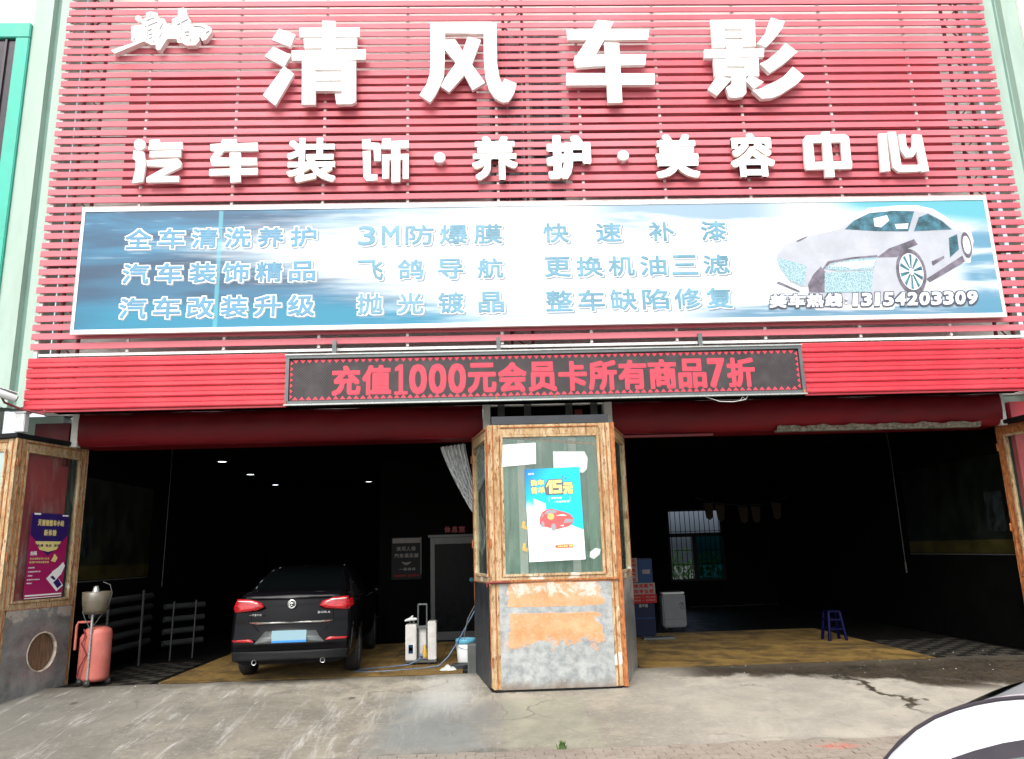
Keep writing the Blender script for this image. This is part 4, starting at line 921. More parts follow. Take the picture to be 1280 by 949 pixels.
def banner():
    t = thing('service_banner', 'long blue and white printed banner listing car services in three rows beside a sports car', 'banner', (0, -.10, 0))
    n = N('printed_banner'); X = n.xyz(n.co('Object'))
    u = n.mr(X[0], -5.98, 7.87); u = n.mt('DIVIDE', n.mt('ADD', X[0], 5.98), 13.85); v = n.mt('DIVIDE', n.mt('SUBTRACT', X[2], 5.01), 1.93)
    s1 = n.noise(n.co('Object', scale=(.35, 1, 2.2), rot=(0, R(-9), 0)), 1.6, 4, .5, .3)
    s2 = n.noise(n.co('Object', scale=(.5, 1, 7), rot=(0, R(-7), 0)), 2.2, 3, .5)
    c = n.mix(n.mr(s1, .35, .65), (.016, .075, .15), (.030, .19, .33))
    c = n.mix(n.mr(n.mt('ABSOLUTE', n.mt('SUBTRACT', v, .44)), .30, .05, 0, .5), c, (.022, .045, .085))
    c = n.mix(n.mt('MULTIPLY', n.mr(n.mt('ABSOLUTE', n.mt('SUBTRACT', v, .10)), .20, .02), n.mr(u, .0, .06, .6, 1)), c, (.010, .20, .32))
    # white light breaking in from the middle
    q = n.mt('SUBTRACT', n.mt('ABSOLUTE', n.mt('SUBTRACT', v, n.mt('ADD', .72, n.mt('MULTIPLY', u, -.35)))), n.mt('MULTIPLY', n.mt('SUBTRACT', u, .19), 1.9))
    q = n.mt('ADD', q, n.mt('MULTIPLY', n.mt('SUBTRACT', s2, .5), .45))
    c = n.mix(n.mr(q, .30, -.16), c, (.60, .67, .72))
    ray = n.mt('MULTIPLY', n.mr(s2, .58, .70), n.mr(u, .5, .08, .0, .5))
    c = n.mix(n.mt('MULTIPLY', ray, n.mr(v, .45, .8)), c, (.42, .60, .72))
    # blue corners on the right
    top = n.mt('MULTIPLY', n.mr(n.mt('ADD', v, n.mt('MULTIPLY', n.mt('SUBTRACT', s1, .5), .7)), .74, .88), n.mr(n.mt('ABSOLUTE', n.mt('SUBTRACT', u, .66)), .15, .06))
    c = n.mix(n.mt('MULTIPLY', top, .85), c, (.20, .32, .42))
    top2 = n.mt('MULTIPLY', n.mr(n.mt('ADD', v, n.mt('MULTIPLY', u, .9)), 1.60, 1.74), n.mr(u, .80, .86))
    c = n.mix(n.mt('MULTIPLY', top2, .9), c, (.05, .36, .44))
    bot = n.mt('MULTIPLY', n.mr(n.mt('ADD', v, n.mt('MULTIPLY', n.mt('SUBTRACT', s2, .5), .3)), .17, .04), n.mr(u, .60, .72))
    c = n.mix(n.mt('MULTIPLY', bot, .9), c, (.06, .19, .30))
    rt = n.mt('MULTIPLY', n.mr(u, .945, .975), n.mt('MULTIPLY', n.mr(s1, .38, .55), n.mr(v, .85, .65)))
    c = n.mix(n.mt('MULTIPLY', rt, .95), c, (.08, .24, .36))
    mid = n.mt('MULTIPLY', n.mr(n.mt('ABSOLUTE', n.mt('SUBTRACT', v, .56)), .07, .01), n.mr(n.mt('ABSOLUTE', n.mt('SUBTRACT', u, .64)), .07, .02))
    c = n.mix(n.mt('MULTIPLY', mid, .45), c, (.25, .66, .78))
    c = n.mix(n.mt('MULTIPLY', n.mr(n.mt('ABSOLUTE', n.mt('SUBTRACT', u, .147)), .003, .0015), .6), c, (.10, .42, .50))
    # rust drip below a screw
    c = n.mix(n.mt('MULTIPLY', n.mr(n.mt('ABSOLUTE', n.mt('SUBTRACT', X[0], .315)), .02, .005), n.mr(s2, .4, .55, .1, .45)), c, (.75, .62, .35))
    n.set(col=c, rough=.38, spec=.5)
    MB().box(-5.98, 7.87, -.02, .02, 5.01, 6.94).build('print_sheet', n.m, t)
    f = MB(); f.box(-6.01, 7.90, -.03, .03, 6.90, 6.96); f.box(-6.01, 7.90, -.03, .03, 4.985, 5.05)
    f.box(-6.01, -5.965, -.0295, .03, 5.051, 6.899); f.box(7.855, 7.90, -.0295, .03, 5.051, 6.899)
    f.build('frame', MT['white'], t)
    MB().box(-6.02, 7.91, -.024, .032, 6.961, 6.985).build('frame_cap', plain('frame_edge_rust', (.45, .42, .40), .5, dirt=(.3, .12, .05, .6)), t)
    # --- lettering: three columns of three rows
    blue = plain('banner_blue_ink', (.10, .28, .43), .4, var=.10, bump=0, sc=2); pale = plain('banner_pale_blue_ink', (.14, .32, .43), .4, var=.25, bump=0, sc=2)
    wh = plain('banner_white_ink', (.86, .88, .90), .4, var=.02, bump=0); sh = plain('banner_grey_shadow_ink', (.20, .27, .34), .4, var=.1, bump=0)
    rows = [(6.29, 6.61), (5.74, 6.06), (5.20, 5.53)]
    cols = [(-5.34, -2.50, ['全车清洗养护', '汽车装饰精品', '汽车改装升级'], blue, .24), (-1.88, .30, ['3M防爆膜', '飞鸽导航', '抛光镀晶'], pale, .2), (.92, 3.74, ['快速补漆', '更换机油三滤', '整车缺陷修复'], pale, .2)]
    for x0, x1, ss, ink, gap in cols:
        for s_, (z0, z1) in zip(ss, rows):
            g = {'快速补漆': 1.05, '飞鸽导航': .55, '抛光镀晶': .55}.get(s_, gap)
            cells = list(char_cells(s_, x0, x1, g))
            for ch, a, b in cells:
                m = MB(); put_text(m, ch, a, b, z0, z1, -.032, .009, 6); o = m.build('character', ink, t)
                m = MB(); put_text(m, ch, a - .016, b + .016, z0 - .016, z1 + .016, -.0275, .026, 8); m.build('outline', wh, o)
                m = MB(); put_text(m, ch, a + .016, b + .034, z0 - .034, z1 - .012, -.0235, .016, 6); m.build('shadow_print', sh, o)
    # --- sports car print
    mats_ = {'body': plain('print_car_body', (.42, .44, .49), .4, var=.14, sc=1.6, bump=0), 'dark': plain('print_car_glass', (.04, .15, .20), .4, var=.7, sc=7, bump=0), 'mesh': None,
             'shade': plain('print_car_shade', (.16, .14, .18), .4, var=.6, sc=5, bump=0), 'light': plain('print_car_light', (.80, .86, .88), .4, var=.1, bump=0)}
    nn = N('print_car_mesh'); vo = nn.new('ShaderNodeTexVoronoi'); vo.inputs['Scale'].default_value = 55; nn.t.links.new(nn.co('Object'), vo.inputs['Vector'])
    nn.set(col=nn.mix(nn.mr(vo.outputs['Distance'], .2, .6), (.07, .22, .28), (.36, .50, .54)), rough=.4); mats_['mesh'] = nn.m
    par = None
    m = MB(); b_ = CARPRINT['body'][0]; cx = sum(p[0] for p in b_) / len(b_); cz = sum(p[1] for p in b_) / len(b_)
    par = MB().prism(b_, -.0265, -.0205).build('car_print', mats_['body'], t)
    glow = MB().prism([(cx + (x - cx) * 1.045, cz + (z - cz) * 1.11) for x, z in b_], -.0225, -.0203).build('glow_print', wh, par)
    for k, y in (('shade', -.0285), ('dark', -.029), ('mesh', -.0305), ('light', -.033)):
        m = MB()
        for i, p in enumerate(CARPRINT[k]): m.prism(p, y - i * .0002, y + .002)
        m.build('print_' + {'shade': 'shading', 'dark': 'glass', 'mesh': 'grille', 'light': 'highlight'}[k], mats_[k], par)
    def ell(cx, cz, rx, rz, k=28, s=1): return [(cx + rx * s * math.cos(2 * PI * i / k), cz + rz * s * math.sin(2 * PI * i / k)) for i in range(k)]
    wc, rc = (6.53, 5.73, 0.23, 0.37), (7.46, 6.15, 0.08, 0.21)
    for e_, s_ in ((wc, .8), (rc, .7)):
        MB().prism(ell(*e_), -.034, -.030).build('print_tyre', mats_['shade'], par)
        MB().prism(ell(*e_, s=s_), -.0355, -.033).build('print_rim', mats_['light'], par)
    m = MB()
    for k in range(10):
        a = 2 * PI * k / 10 + .2; c_, s_ = math.cos(a), math.sin(a)
        m.prism([(wc[0] + wc[2] * (.15 * c_ - .04 * s_), wc[1] + wc[3] * (.15 * s_ + .04 * c_)), (wc[0] + wc[2] * (.15 * c_ + .04 * s_), wc[1] + wc[3] * (.15 * s_ - .04 * c_)), (wc[0] + wc[2] * (.76 * c_ + .09 * s_), wc[1] + wc[3] * (.76 * s_ - .09 * c_)), (wc[0] + wc[2] * (.76 * c_ - .09 * s_), wc[1] + wc[3] * (.76 * s_ + .09 * c_))], -.0372 - k * .0001, -.035)
    m.build('print_spokes', mats_['dark'], par)
    # hotline
    dko = plain('banner_dark_outline', (.07, .08, .12), .4, bump=0)
    for ch, a, b in char_cells('美车热线:13154203309', 4.28, 7.47, .10):
        m = MB(); put_text(m, ch, a, b, 5.19, 5.40, -.042, .010, 8, .1, .18); o = m.build('character', wh, t)
        m = MB(); put_text(m, ch, a - .018, b + .018, 5.172, 5.418, -.0385, .030, 8, .1, .18); m.build('outline', dko, o)
banner()

# ================================================================== LED sign
def led():
    x0, x1, z0, z1 = -2.88, 4.68, 3.86, 4.60
    t = thing('led_sign', 'long dark LED message board with red characters under the louvres', 'LED sign', (0, -.14, 0))
    MB().box(x0 + .04, x1 - .04, .0, .13, z0 + .04, z1 - .04).build('display', MT['led'], t)
    f = MB(); f.box(x0, x1, -.035, .14, z1 - .055, z1 - .012); f.box(x0, x1, -.035, .14, z0 + .012, z0 + .055); f.box(x0, x0 + .05, -.034, .14, z0 + .056, z1 - .056); f.box(x1 - .05, x1, -.034, .14, z0 + .056, z1 - .056)
    f.build('frame', MT['gunmetal'], t)
    for z in (z0 - .008, z1 - .010): MB().box(x0 - .01, x1 + .01, -.05, -.02, z, z + .02).build('edge_strip', MT['galv'], t)
    for x in (x0 + .02, x1 - .03, .15, 1.0): MB().box(x - .012, x + .012, -.048, -.036, z0 + .014, z0 + .06).build('bracket', MT['rustwood'], t)
    for x in (-2.2, .2, 3.2): MB().box(x - .03, x + .03, .02, .08, z1 - .011, 4.82).build('hanger', MT['gunmetal'], t)
    for ch, a, b in char_cells('充值1000元会员卡所有商品7折', -2.22, 3.96, .06):
        m = MB(); put_text(m, ch, a, b, 3.985, 4.43, -.006, .016, 8)
        if ch == '1': m = MB(); c_ = (a + b) / 2 + .01; m.prism([(c_ - .03, 4.03), (c_ + .03, 4.03), (c_ + .03, 4.43), (c_ - .02, 4.43), (c_ - .085, 4.38), (c_ - .085, 4.33), (c_ - .03, 4.345)], -.007, -.004); m.box(c_ - .095, c_ + .095, -.0073, -.004, 3.985, 4.03)
        m.build('character', MT['ledred'], t)
    m = MB(); k = 76
    for i in range(k):
        a = x0 + .10 + (x1 - x0 - .20) * i / k; b = a + (x1 - x0 - .2) / k * .86
        m.add([(a, -.004, z1 - .075), (b, -.004, z1 - .075), ((a + b) / 2, -.004, z1 - .125)], [(0, 2, 1)])
        m.add([(a, -.004, z0 + .075), (b, -.004, z0 + .075), ((a + b) / 2, -.004, z0 + .125)], [(0, 1, 2)])
    for i in range(7):
        z = z0 + .09 + i * .082
        m.add([(x0 + .065, -.004, z), (x0 + .065, -.004, z + .07), (x0 + .105, -.004, z + .035)], [(0, 2, 1)])
        m.add([(x1 - .065, -.004, z), (x1 - .065, -.004, z + .07), (x1 - .105, -.004, z + .035)], [(0, 1, 2)])
    m.build('zigzag_border', MT['ledred'], t)
    m = MB().tube([(3.2, .02, 3.86), (3.4, .0, 3.78), (3.6, 0, 3.77), (3.78, .0, 3.80), (3.85, .02, 3.88)], .006, 5).tube([(3.7, 0, 3.78), (3.74, 0, 3.84), (3.79, 0, 3.80)], .004, 5)
    m.build('dangling_wire', MT['white_paint'], t)
led()

# ================================================================== folding gates (leaf local: length along +x, thickness along y, face towards -y)
def leaf(gate, loc, ang, Lw, z0, z1, sill, panel='peel', stile=.17, wood='wood', glass=True, hole=False, metal_x=None, **kw):
    T = .05
    m = MB()
    m.box(0, stile, 0, T, z0 + .06, z1); m.box(Lw - stile, Lw, 0, T, z0 + .06, z1)
    m.box(stile, Lw - stile, .002, T - .002, z1 - .15, z1 - .002); m.box(stile, Lw - stile, .002, T - .002, sill - .09, sill + .0)
    lf = m.build('gate_leaf', MT[wood], gate, .006, loc=loc)
    lf.rotation_euler.z = ang
    for a, b in kw.items(): lf[a] = b
    b = MB(); s = stile; q = .035
    b.box(s, s + q, -.016, T, sill + .001, z1 - .151); b.box(Lw - s - q, Lw - s, -.016, T, sill + .001, z1 - .151)
    b.box(s + q, Lw - s - q, -.015, T, z1 - .15 - q, z1 - .151); b.box(s + q, Lw - s - q, -.015, T, sill + .001, sill + q)
    b.build('glazing_bead', MT['wood'], lf, .004)
    for a in (s * .30, Lw - s * .42): MB().box(a, a + .016, -.010, .0, z0 + .07, z1 - .01).build('moulding', MT['rustwood'], lf, .003)
    for a in (s - .022, Lw - s + .008): MB().box(a, a + .014, -.013, .0, sill + .003, z1 - .155).build('moulding', MT['rustwood'], lf, .003)
    MB().box(s, Lw - s, -.012, .0, z1 - .05, z1 - .034).build('moulding', MT['rustwood'], lf, .003)
    MB().box(s * .3, Lw - s * .3, -.018, .0, sill - .09, sill - .078).build('moulding', MT['rustwood'], lf, .003)
    if glass: MB().box(s + q - .005, Lw - s - q + .005, .020, .025, sill + q - .005, z1 - .15 - q + .005).build('glass_pane', MT['glass'], lf)
    a0, a1 = metal_x or (stile - .06, Lw - stile + .06)
    zb, zt = z0 + .06, sill - .075
    def wav(x, z): return -.012 - .004 * math.sin(x * 5 + z * 3) - .003 * math.sin(z * 9 + x * 2)
    pm = MB()
    if hole:
        hx, hz, hr = hole; n = 40
        ring = [(hx + hr * math.cos(2 * PI * i / n), hz + hr * math.sin(2 * PI * i / n)) for i in range(n)]
        def edge(i):
            a = 2 * PI * i / n; c, s_ = math.cos(a), math.sin(a)
            k = min((a1 - hx) / c if c > 1e-6 else 9, (a0 - hx) / c if c < -1e-6 else 9, (zt - hz) / s_ if s_ > 1e-6 else 9, (zb - hz) / s_ if s_ < -1e-6 else 9)
            return (hx + k * c, hz + k * s_)
        vs = [(x, -.014, z) for x, z in ring] + [(edge(i)[0], -.014, edge(i)[1]) for i in range(n)]
        pm.add(vs, [(i, i + n, (i + 1) % n + n, (i + 1) % n) for i in range(n)])
        for cx_, cz_ in ((a0, zb), (a1, zb), (a1, zt), (a0, zt)):
            near = sorted(range(n), key=lambda i: (edge(i)[0] - cx_) ** 2 + (edge(i)[1] - cz_) ** 2)[:2]
            pm.add([(edge(near[0])[0], -.014, edge(near[0])[1]), (cx_, -.014, cz_), (edge(near[1])[0], -.014, edge(near[1])[1])], [(0, 1, 2)])
        pn = pm.build('metal_panel', MT[panel], lf)
        MB().lathe([(hr, -.014), (hr, .04), (hr - .012, .04), (hr - .012, -.020), (hr + .006, -.020), (hr + .008, -.0145)], (hx, 0, hz), 40, axis='y').build('vent_rim', plain('worn_vent_rim', (.50, .44, .36), .6, var=.4, sc=9, dirt=(.20, .09, .04, .8)), lf)
        MB().lathe([(0, .05), (hr - .012, .045)], (hx, 0, hz), 40, axis='y').build('vent_disc', plain('rusty_vent_disc', (.17, .10, .055), .8, var=.5, sc=8, dirt=(.05, .03, .02, .7), stretch=(6, 1, .6)), lf)
    else:
        pn = pm.grid(lambda a, c: (a0 + (a1 - a0) * a, wav(a0 + (a1 - a0) * a, zb + (zt - zb) * c), zb + (zt - zb) * c), 24, 18).box(a0, a1, -.008, .052, zb, zt).build('metal_panel', MT[panel], lf)
    MB().box(.02, Lw - .02, -.002, T + .006, z0, z0 + .055).build('bottom_rail', MT['black'], lf)
    for z in (z0 + .35, (z0 + z1) / 2 + .1, z1 - .4): MB().tube([(0, -.010, z), (0, -.010, z + .12)], .014, 8).build('hinge', MT['rustwood'], lf)
    return lf
def gates():
    g = thing('folding_gate', 'weathered wood and glass gate before the middle pillar with peeling orange paint', 'folding gate', (.02, -.20, 0))
    leaf(g, (0, 0, 0), 0, 1.735, -.115, 3.50, 1.395, 'peel', .165, label='front leaf with peeling orange sheet metal')
    MB().box(-.02, 1.75, -.035, -.012, 1.330, 1.352).build('sill_flashing', MT['rustwood'], g)
    MB().tube([(-.06, -.05, 1.325), (.25, -.045, 1.325)], .013, 8).tube([(-.06, -.05, 1.325), (-.06, -.05, 1.27)], .012, 8).build('latch', MT['truss'], g)
    MB().box(.05, 1.72, .004, .20, 3.505, 3.62).build('head_beam', MT['blacksheet'], g)
    leaf(g, (-.26, 1.28, 0), math.atan2(-1.26, .245), 1.30, -.10, 3.50, 1.395, 'blacksheet', .13, label='left side leaf with black sheet metal')
    leaf(g, (1.755, .02, 0), math.atan2(1.22, .40), 1.30, -.10, 3.50, 1.395, 'zinc', .13, label='right side leaf with grey sheet metal')
    MB().box(1.738, 1.80, .0, .05, -.06, 3.50).build('corner_post', MT['rustwood'], g)
    MB().box(1.80, 2.0, 1.1, 1.13, -.02, .0).build('floor_catch', MT['truss'], g)
    # diagonal stay inside
    MB().tube([(.15, .10, 3.34), (1.65, .12, 3.20)], .022, 6).build('inner_stay', MT['rustwood'], g)
    g = thing('folding_gate', 'folding gate at the left edge with a round vent hole in its grey sheet metal', 'folding gate', (-6.62, -.03, 0))
    leaf(g, (0, 0, 0), math.atan2(1.36, .30), 1.385, -.115, 3.50, 1.22, 'zinc', .15, hole=(.80, .52, .27), label='leaf with the round vent hole')
    leaf(g, (-.98, .26, 0), math.atan2(-.27, .96), .99, -.115, 3.50, 1.22, 'wood', .15, label='outer leaf cut off by the left edge')
    MB().box(-.03, .0, -.035, .03, -.06, 3.50).build('corner_post', MT['wood'], g)
    m = MB().add([(-1.05, .22, 3.51), (0.0, -.06, 3.51), (.34, 1.40, 3.51), (.30, 1.45, 3.51), (-1.05, 1.4, 3.51), (-1.05, .22, 3.57), (0.0, -.06, 3.57), (.34, 1.40, 3.57), (.30, 1.45, 3.57), (-1.05, 1.4, 3.57)],
                 [(0, 4, 3, 2, 1), (5, 6, 7, 8, 9), (0, 1, 6, 5), (1, 2, 7, 6), (2, 3, 8, 7), (3, 4, 9, 8), (4, 0, 5, 9)])
    m.build('top_cap', MT['black'], g)
    g = thing('folding_gate', 'folding gate leaf at the right edge with reddish glass and orange frame', 'folding gate', (8.30, 1.16, 0))
    leaf(g, (0, 0, 0), math.atan2(-1.20, .30), 1.24, -.05, 3.50, 1.22, 'zinc', .14, wood='rustwood')
    MB().box(-.02, .36, -1.25, .02, 3.51, 3.57).build('top_cap', MT['black'], g)
gates()

# ================================================================== paper things stuck on the gates
def posters():
    # 15 yuan poster, local origin at its lower left corner
    W, H = .775, 1.27
    t = thing('car_wash_poster', 'bright blue and white car wash poster with a red car on the middle gate glass', 'poster', (.545, -.232, 1.585))
    t.rotation_euler.y = R(-1.2)
    n = N('poster_blue_sheet'); X = n.xyz(n.co('Object')); nz = n.noise(n.co('Object'), 4, 4)
    c = n.mix(n.mr(n.mt('ADD', n.mt('MULTIPLY', X[0], 1.2), n.mt('SUBTRACT', 1.35, X[2])), .05, .7), (.01, .16, .46), (.005, .52, .80))
    sun_ = n.mt('SQRT', n.mt('ADD', n.mt('POWER', n.mt('SUBTRACT', X[0], .03), 2), n.mt('POWER', n.mt('MULTIPLY', n.mt('SUBTRACT', X[2], .55), .8), 2)))
    c = n.mix(n.mr(n.mt('ADD', sun_, n.mt('MULTIPLY', nz, .14)), .32, .16), c, (.82, .90, .92))
    n.set(col=c, rough=.35)
    MB().box(0, W, -.002, .0, 0, H).build('sheet', n.m, t)
    ink = lambda nm, col: plain(nm, col, .4, var=.04, bump=0)
    white, yel, dk, red, pk = ink('poster_white', (.84, .84, .83)), ink('poster_yellow', (.85, .78, .22)), ink('poster_dark_outline', (.12, .13, .16)), ink('poster_red', (.62, .05, .05)), ink('poster_grey', (.30, .30, .33))
    low = [(0, 0), (W, 0), (W, .40), (.70, .43), (.60, .475), (.50, .49), (.40, .485), (.28, .475), (.14, .44), (0, .38)]
    MB().prism(low, -.0035, -.0022).build('white_field', white, t)
    MB().prism([(.10, .86), (.27, .78), (.27, .58), (.12, .60)], -.0033, -.0022).build('white_field', white, t)
    y = MB(); o = MB(); A = MB()
    for (s_, a, b, c_, d, bo) in (('洗车', .075, .265, 1.035, 1.115, .007), ('首单', .075, .27, .925, 1.015, .007), ('元', .525, .665, .90, 1.06, .012)):
        put_text(o, s_, a - .012, b + .012, c_ - .014, d + .012, -.0045, bo + .009, 8, .10); put_text(y, s_, a, b, c_, d, -.0075, bo, 8, .12)
    one = [(.29, 1.02), (.335, 1.10), (.375, 1.10), (.375, .915), (.33, .915), (.33, 1.045), (.29, 1.00)]
    five = [(.385, 1.10), (.51, 1.10), (.51, 1.06), (.43, 1.06), (.43, 1.03), (.51, 1.03), (.51, .915), (.385, .915), (.385, .955), (.465, .955), (.465, .99), (.385, .99)]
    y.prism(one, -.0105, -.008).prism([(.385, 1.10), (.51, 1.10), (.51, 1.06), (.385, 1.06)], -.0105, -.008).prism([(.385, 1.06), (.43, 1.06), (.43, 1.03), (.385, 1.03)], -.0104, -.008).prism([(.385, 1.03), (.51, 1.03), (.51, .992), (.385, .992)], -.0103, -.008).prism([(.468, .992), (.51, .992), (.51, .955), (.468, .955)], -.0104, -.008).prism([(.385, .955), (.51, .955), (.51, .915), (.385, .915)], -.0105, -.008)
    o.prism([(.275, .90), (.525, .90), (.525, 1.115), (.32, 1.115), (.275, 1.04)], -.0078, -.0046)
    o.build('lettering_shadow', dk, t); y.build('lettering', yel, t)
    w_ = MB(); put_text(w_, '洗车有', .045, .13, 1.185, 1.215, -.0045, .001, 4); put_text(w_, '新客优惠', .35, .50, .838, .865, -.0045, .002, 4); put_text(w_, '一年省500元', .38, .60, .785, .812, -.0045, .002, 4)
    for p in ([(.32, .875), (.325, .875), (.325, .80), (.32, .80)], [(.61, .875), (.615, .875), (.615, .80), (.61, .80)]): w_.prism(p, -.0045, -.003)
    w_.build('small_lettering', white, t)
    MB().prism([(.52, 1.125), (.53, 1.16), (.54, 1.16), (.535, 1.125)], -.0045, -.003).prism([(.55, 1.11), (.58, 1.13), (.585, 1.12), (.555, 1.10)], -.0045, -.003).build('spark_marks', dk, t)
    # red car print
    c = MB().prism([(.17, .53), (.18, .60), (.21, .66), (.27, .70), (.36, .705), (.43, .68), (.52, .655), (.60, .62), (.64, .565), (.63, .50), (.57, .455), (.45, .43), (.38, .42), (.33, .44), (.22, .47), (.18, .49)], -.006, -.0042)
    cr = c.build('car_print', ink('poster_car_red', (.55, .10, .10)), t)
    MB().prism([(.24, .64), (.28, .685), (.36, .69), (.42, .672), (.40, .645), (.30, .635)], -.008, -.0062).prism([(.20, .60), (.225, .65), (.235, .63), (.215, .60)], -.008, -.0062).prism([(.50, .50), (.62, .51), (.63, .55), (.53, .56)], -.008, -.0062).build('print_glass', pk, cr)
    MB().prism([(.36 + .035 * math.cos(a * .35), .455 + .05 * math.sin(a * .35)) for a in range(18)], -.0085, -.0062).prism([(.215 + .02 * math.cos(a * .35), .50 + .04 * math.sin(a * .35)) for a in range(18)], -.0085, -.0062).build('print_wheels', pk, cr)
    MB().prism([(.33 + .05 * math.cos(a * .35), .60 + .045 * math.sin(a * .35)) for a in range(18)], -.0084, -.0062).build('print_roundel', ink('poster_orange', (.80, .45, .15)), cr)
    MB().prism([(.40, .61), (.56, .60), (.50, .625)], -.0083, -.0062).prism([(.45, .47), (.50, .46), (.50, .48)], -.0083, -.0062).build('print_highlight', white, cr)
    MB().prism([(.36, .19), (.385, .165), (.62, .165), (.62, .215), (.385, .215)], -.0055, -.0037).build('red_tag', ink('poster_tag_red', (.80, .12, .07)), t)
    w_ = MB(); put_text(w_, '扫码立即领', .40, .54, .178, .202, -.0070, .0015, 4); put_text(w_, '9.9', .56, .61, .175, .21, -.0070, .002, 4); w_.build('tag_lettering', yel, t)
    g = MB(); g.prism([(.14, .375), (.28, .335), (.28, .328), (.14, .368)], -.005, -.0037); g.build('grey_stroke', pk, t)
    # paper sheets behind / above
    tag(MB().prism([(0, 0), (.48, .03), (.485, .325), (.47, .33), (.02, .31)], -.002, 0).build('paper_sheet', MT['paper'], loc=(.205, -.215, 2.90)), 'blank white paper sheet at the top left of the middle gate glass', 'paper')
    tag(MB().prism([(0, 0), (.42, .0), (.47, .05), (.49, .20), (.45, .30), (.0, .31)], -.002, 0).build('paper_sheet', MT['papergrey'], loc=(.93, -.213, 2.79)), 'greyish torn paper sheet behind the glass above the blue poster', 'paper')
    tag(MB().prism([(0, 0), (.08, .06), (.10, .13), (.03, .15), (-.05, .10), (-.06, .03)], -.002, 0).build('paper_scrap', MT['papergrey'], loc=(1.44, -.195, 1.60)), 'small pale paper scrap by the lower right corner of the blue poster', 'paper')
    for zz, lab in ((2.03, 'upper yellow tape scrap left of the blue poster'), (1.73, 'lower yellow tape scrap left of the blue poster')):
        tag(MB().prism([(0, .02), (.07, -.01), (.09, .03), (.05, .05), (.06, .10), (.02, .11)], -.002, 0).build('tape_scrap', plain('ochre_tape', (.60, .38, .10), .6), loc=(.45, -.200, zz)), lab, 'tape')
    # magenta poster on the left gate leaf: lies in the leaf's plane
    W, H = .72, 1.20
    ang = math.atan2(1.36, .30)
    d = Vector((math.cos(ang), math.sin(ang), 0)); nrm = Vector((math.sin(ang), -math.cos(ang), 0))
    base = Vector((-6.62, -.03, 1.27)) + d * .36 + nrm * .008
    t = thing('service_poster', 'magenta and navy poster with gold heading on the left gate glass', 'poster', base, ang)
    mag, navy, gold = ink('poster_magenta', (.34, .012, .10)), ink('poster_navy', (.028, .012, .12)), ink('poster_gold', (.74, .62, .24))
    MB().box(0, W, -.003, 0, .0, H).build('sheet', mag, t)
    MB().prism([(0, H), (W, H), (W, .90), (.62, .80), (.12, .80), (0, .90)], -.005, -.0032).prism([(.36, .84), (.50, .69), (.36, .60), (.22, .69)], -.0048, -.0032).build('navy_field', navy, t)
    MB().prism([(.10, .80), (.60, .80), (.52, .68), (.36, .65), (.20, .68)], -.007, -.0052).build('gold_band', gold, t)
    m = MB(); put_text(m, '天猫智能车小站', .12, .62, 1.02, 1.11, -.0075, .004, 6, .06); put_text(m, '新体验', .25, .49, .88, .97, -.0075, .004, 6, .08); m.build('heading', gold, t)
    m = MB(); put_text(m, '免费 洗车 保养', .14, .58, .72, .76, -.0095, .001, 4); m.build('band_lettering', navy, t)
    m = MB(); put_text(m, '扫码', .04, .16, .60, .66, -.0055, .003, 4); put_text(m, '活动时间', .03, .14, .42, .44, -.0055, .001, 4); put_text(m, '活动内容说明文字', .03, .26, .365, .385, -.0055, .001, 4); put_text(m, '活动地点', .03, .12, .31, .33, -.0055, .001, 4)
    put_text(m, '到店即可参加活动', .03, .26, .255, .275, -.0055, .001, 4); put_text(m, '联系我们', .03, .12, .205, .225, -.0055, .001, 4)
    for a, b, c_, e in ((.04, .16, 1.175, 1.20), (.58, .70, 1.17, 1.19), (.02, W - .02, .035, .055), (.02, W - .02, .005, .015)): m.prism([(a, c_), (b, c_), (b, e), (a, e)], -.0055, -.0033)
    m.build('small_lettering', white, t)
    m = MB(); put_text(m, '关注领取会员大礼包', .04, .40, .54, .57, -.0055, .001, 4); put_text(m, '新用户专享优惠价格', .04, .40, .49, .52, -.0055, .001, 4); m.prism([(.44, .52), (.50, .62), (.56, .56), (.52, .50)], -.0055, -.0033); m.build('gold_lettering', gold, t)
    MB().prism([(.38, .27), (.60, .08), (.72, .16), (.50, .37)], -.006, -.0045).prism([(.47, .36), (.60, .43), (.68, .50), (.72, .44), (.66, .32), (.60, .28)], -.0058, -.0045).build('phone_print', white, t)
    MB().prism([(.52, .21), (.61, .12), (.69, .17), (.60, .27)], -.0075, -.0062).prism([(.50, .31), (.56, .26), (.53, .24), (.45, .29)], -.0075, -.0062).build('phone_screen', navy, t)
posters()

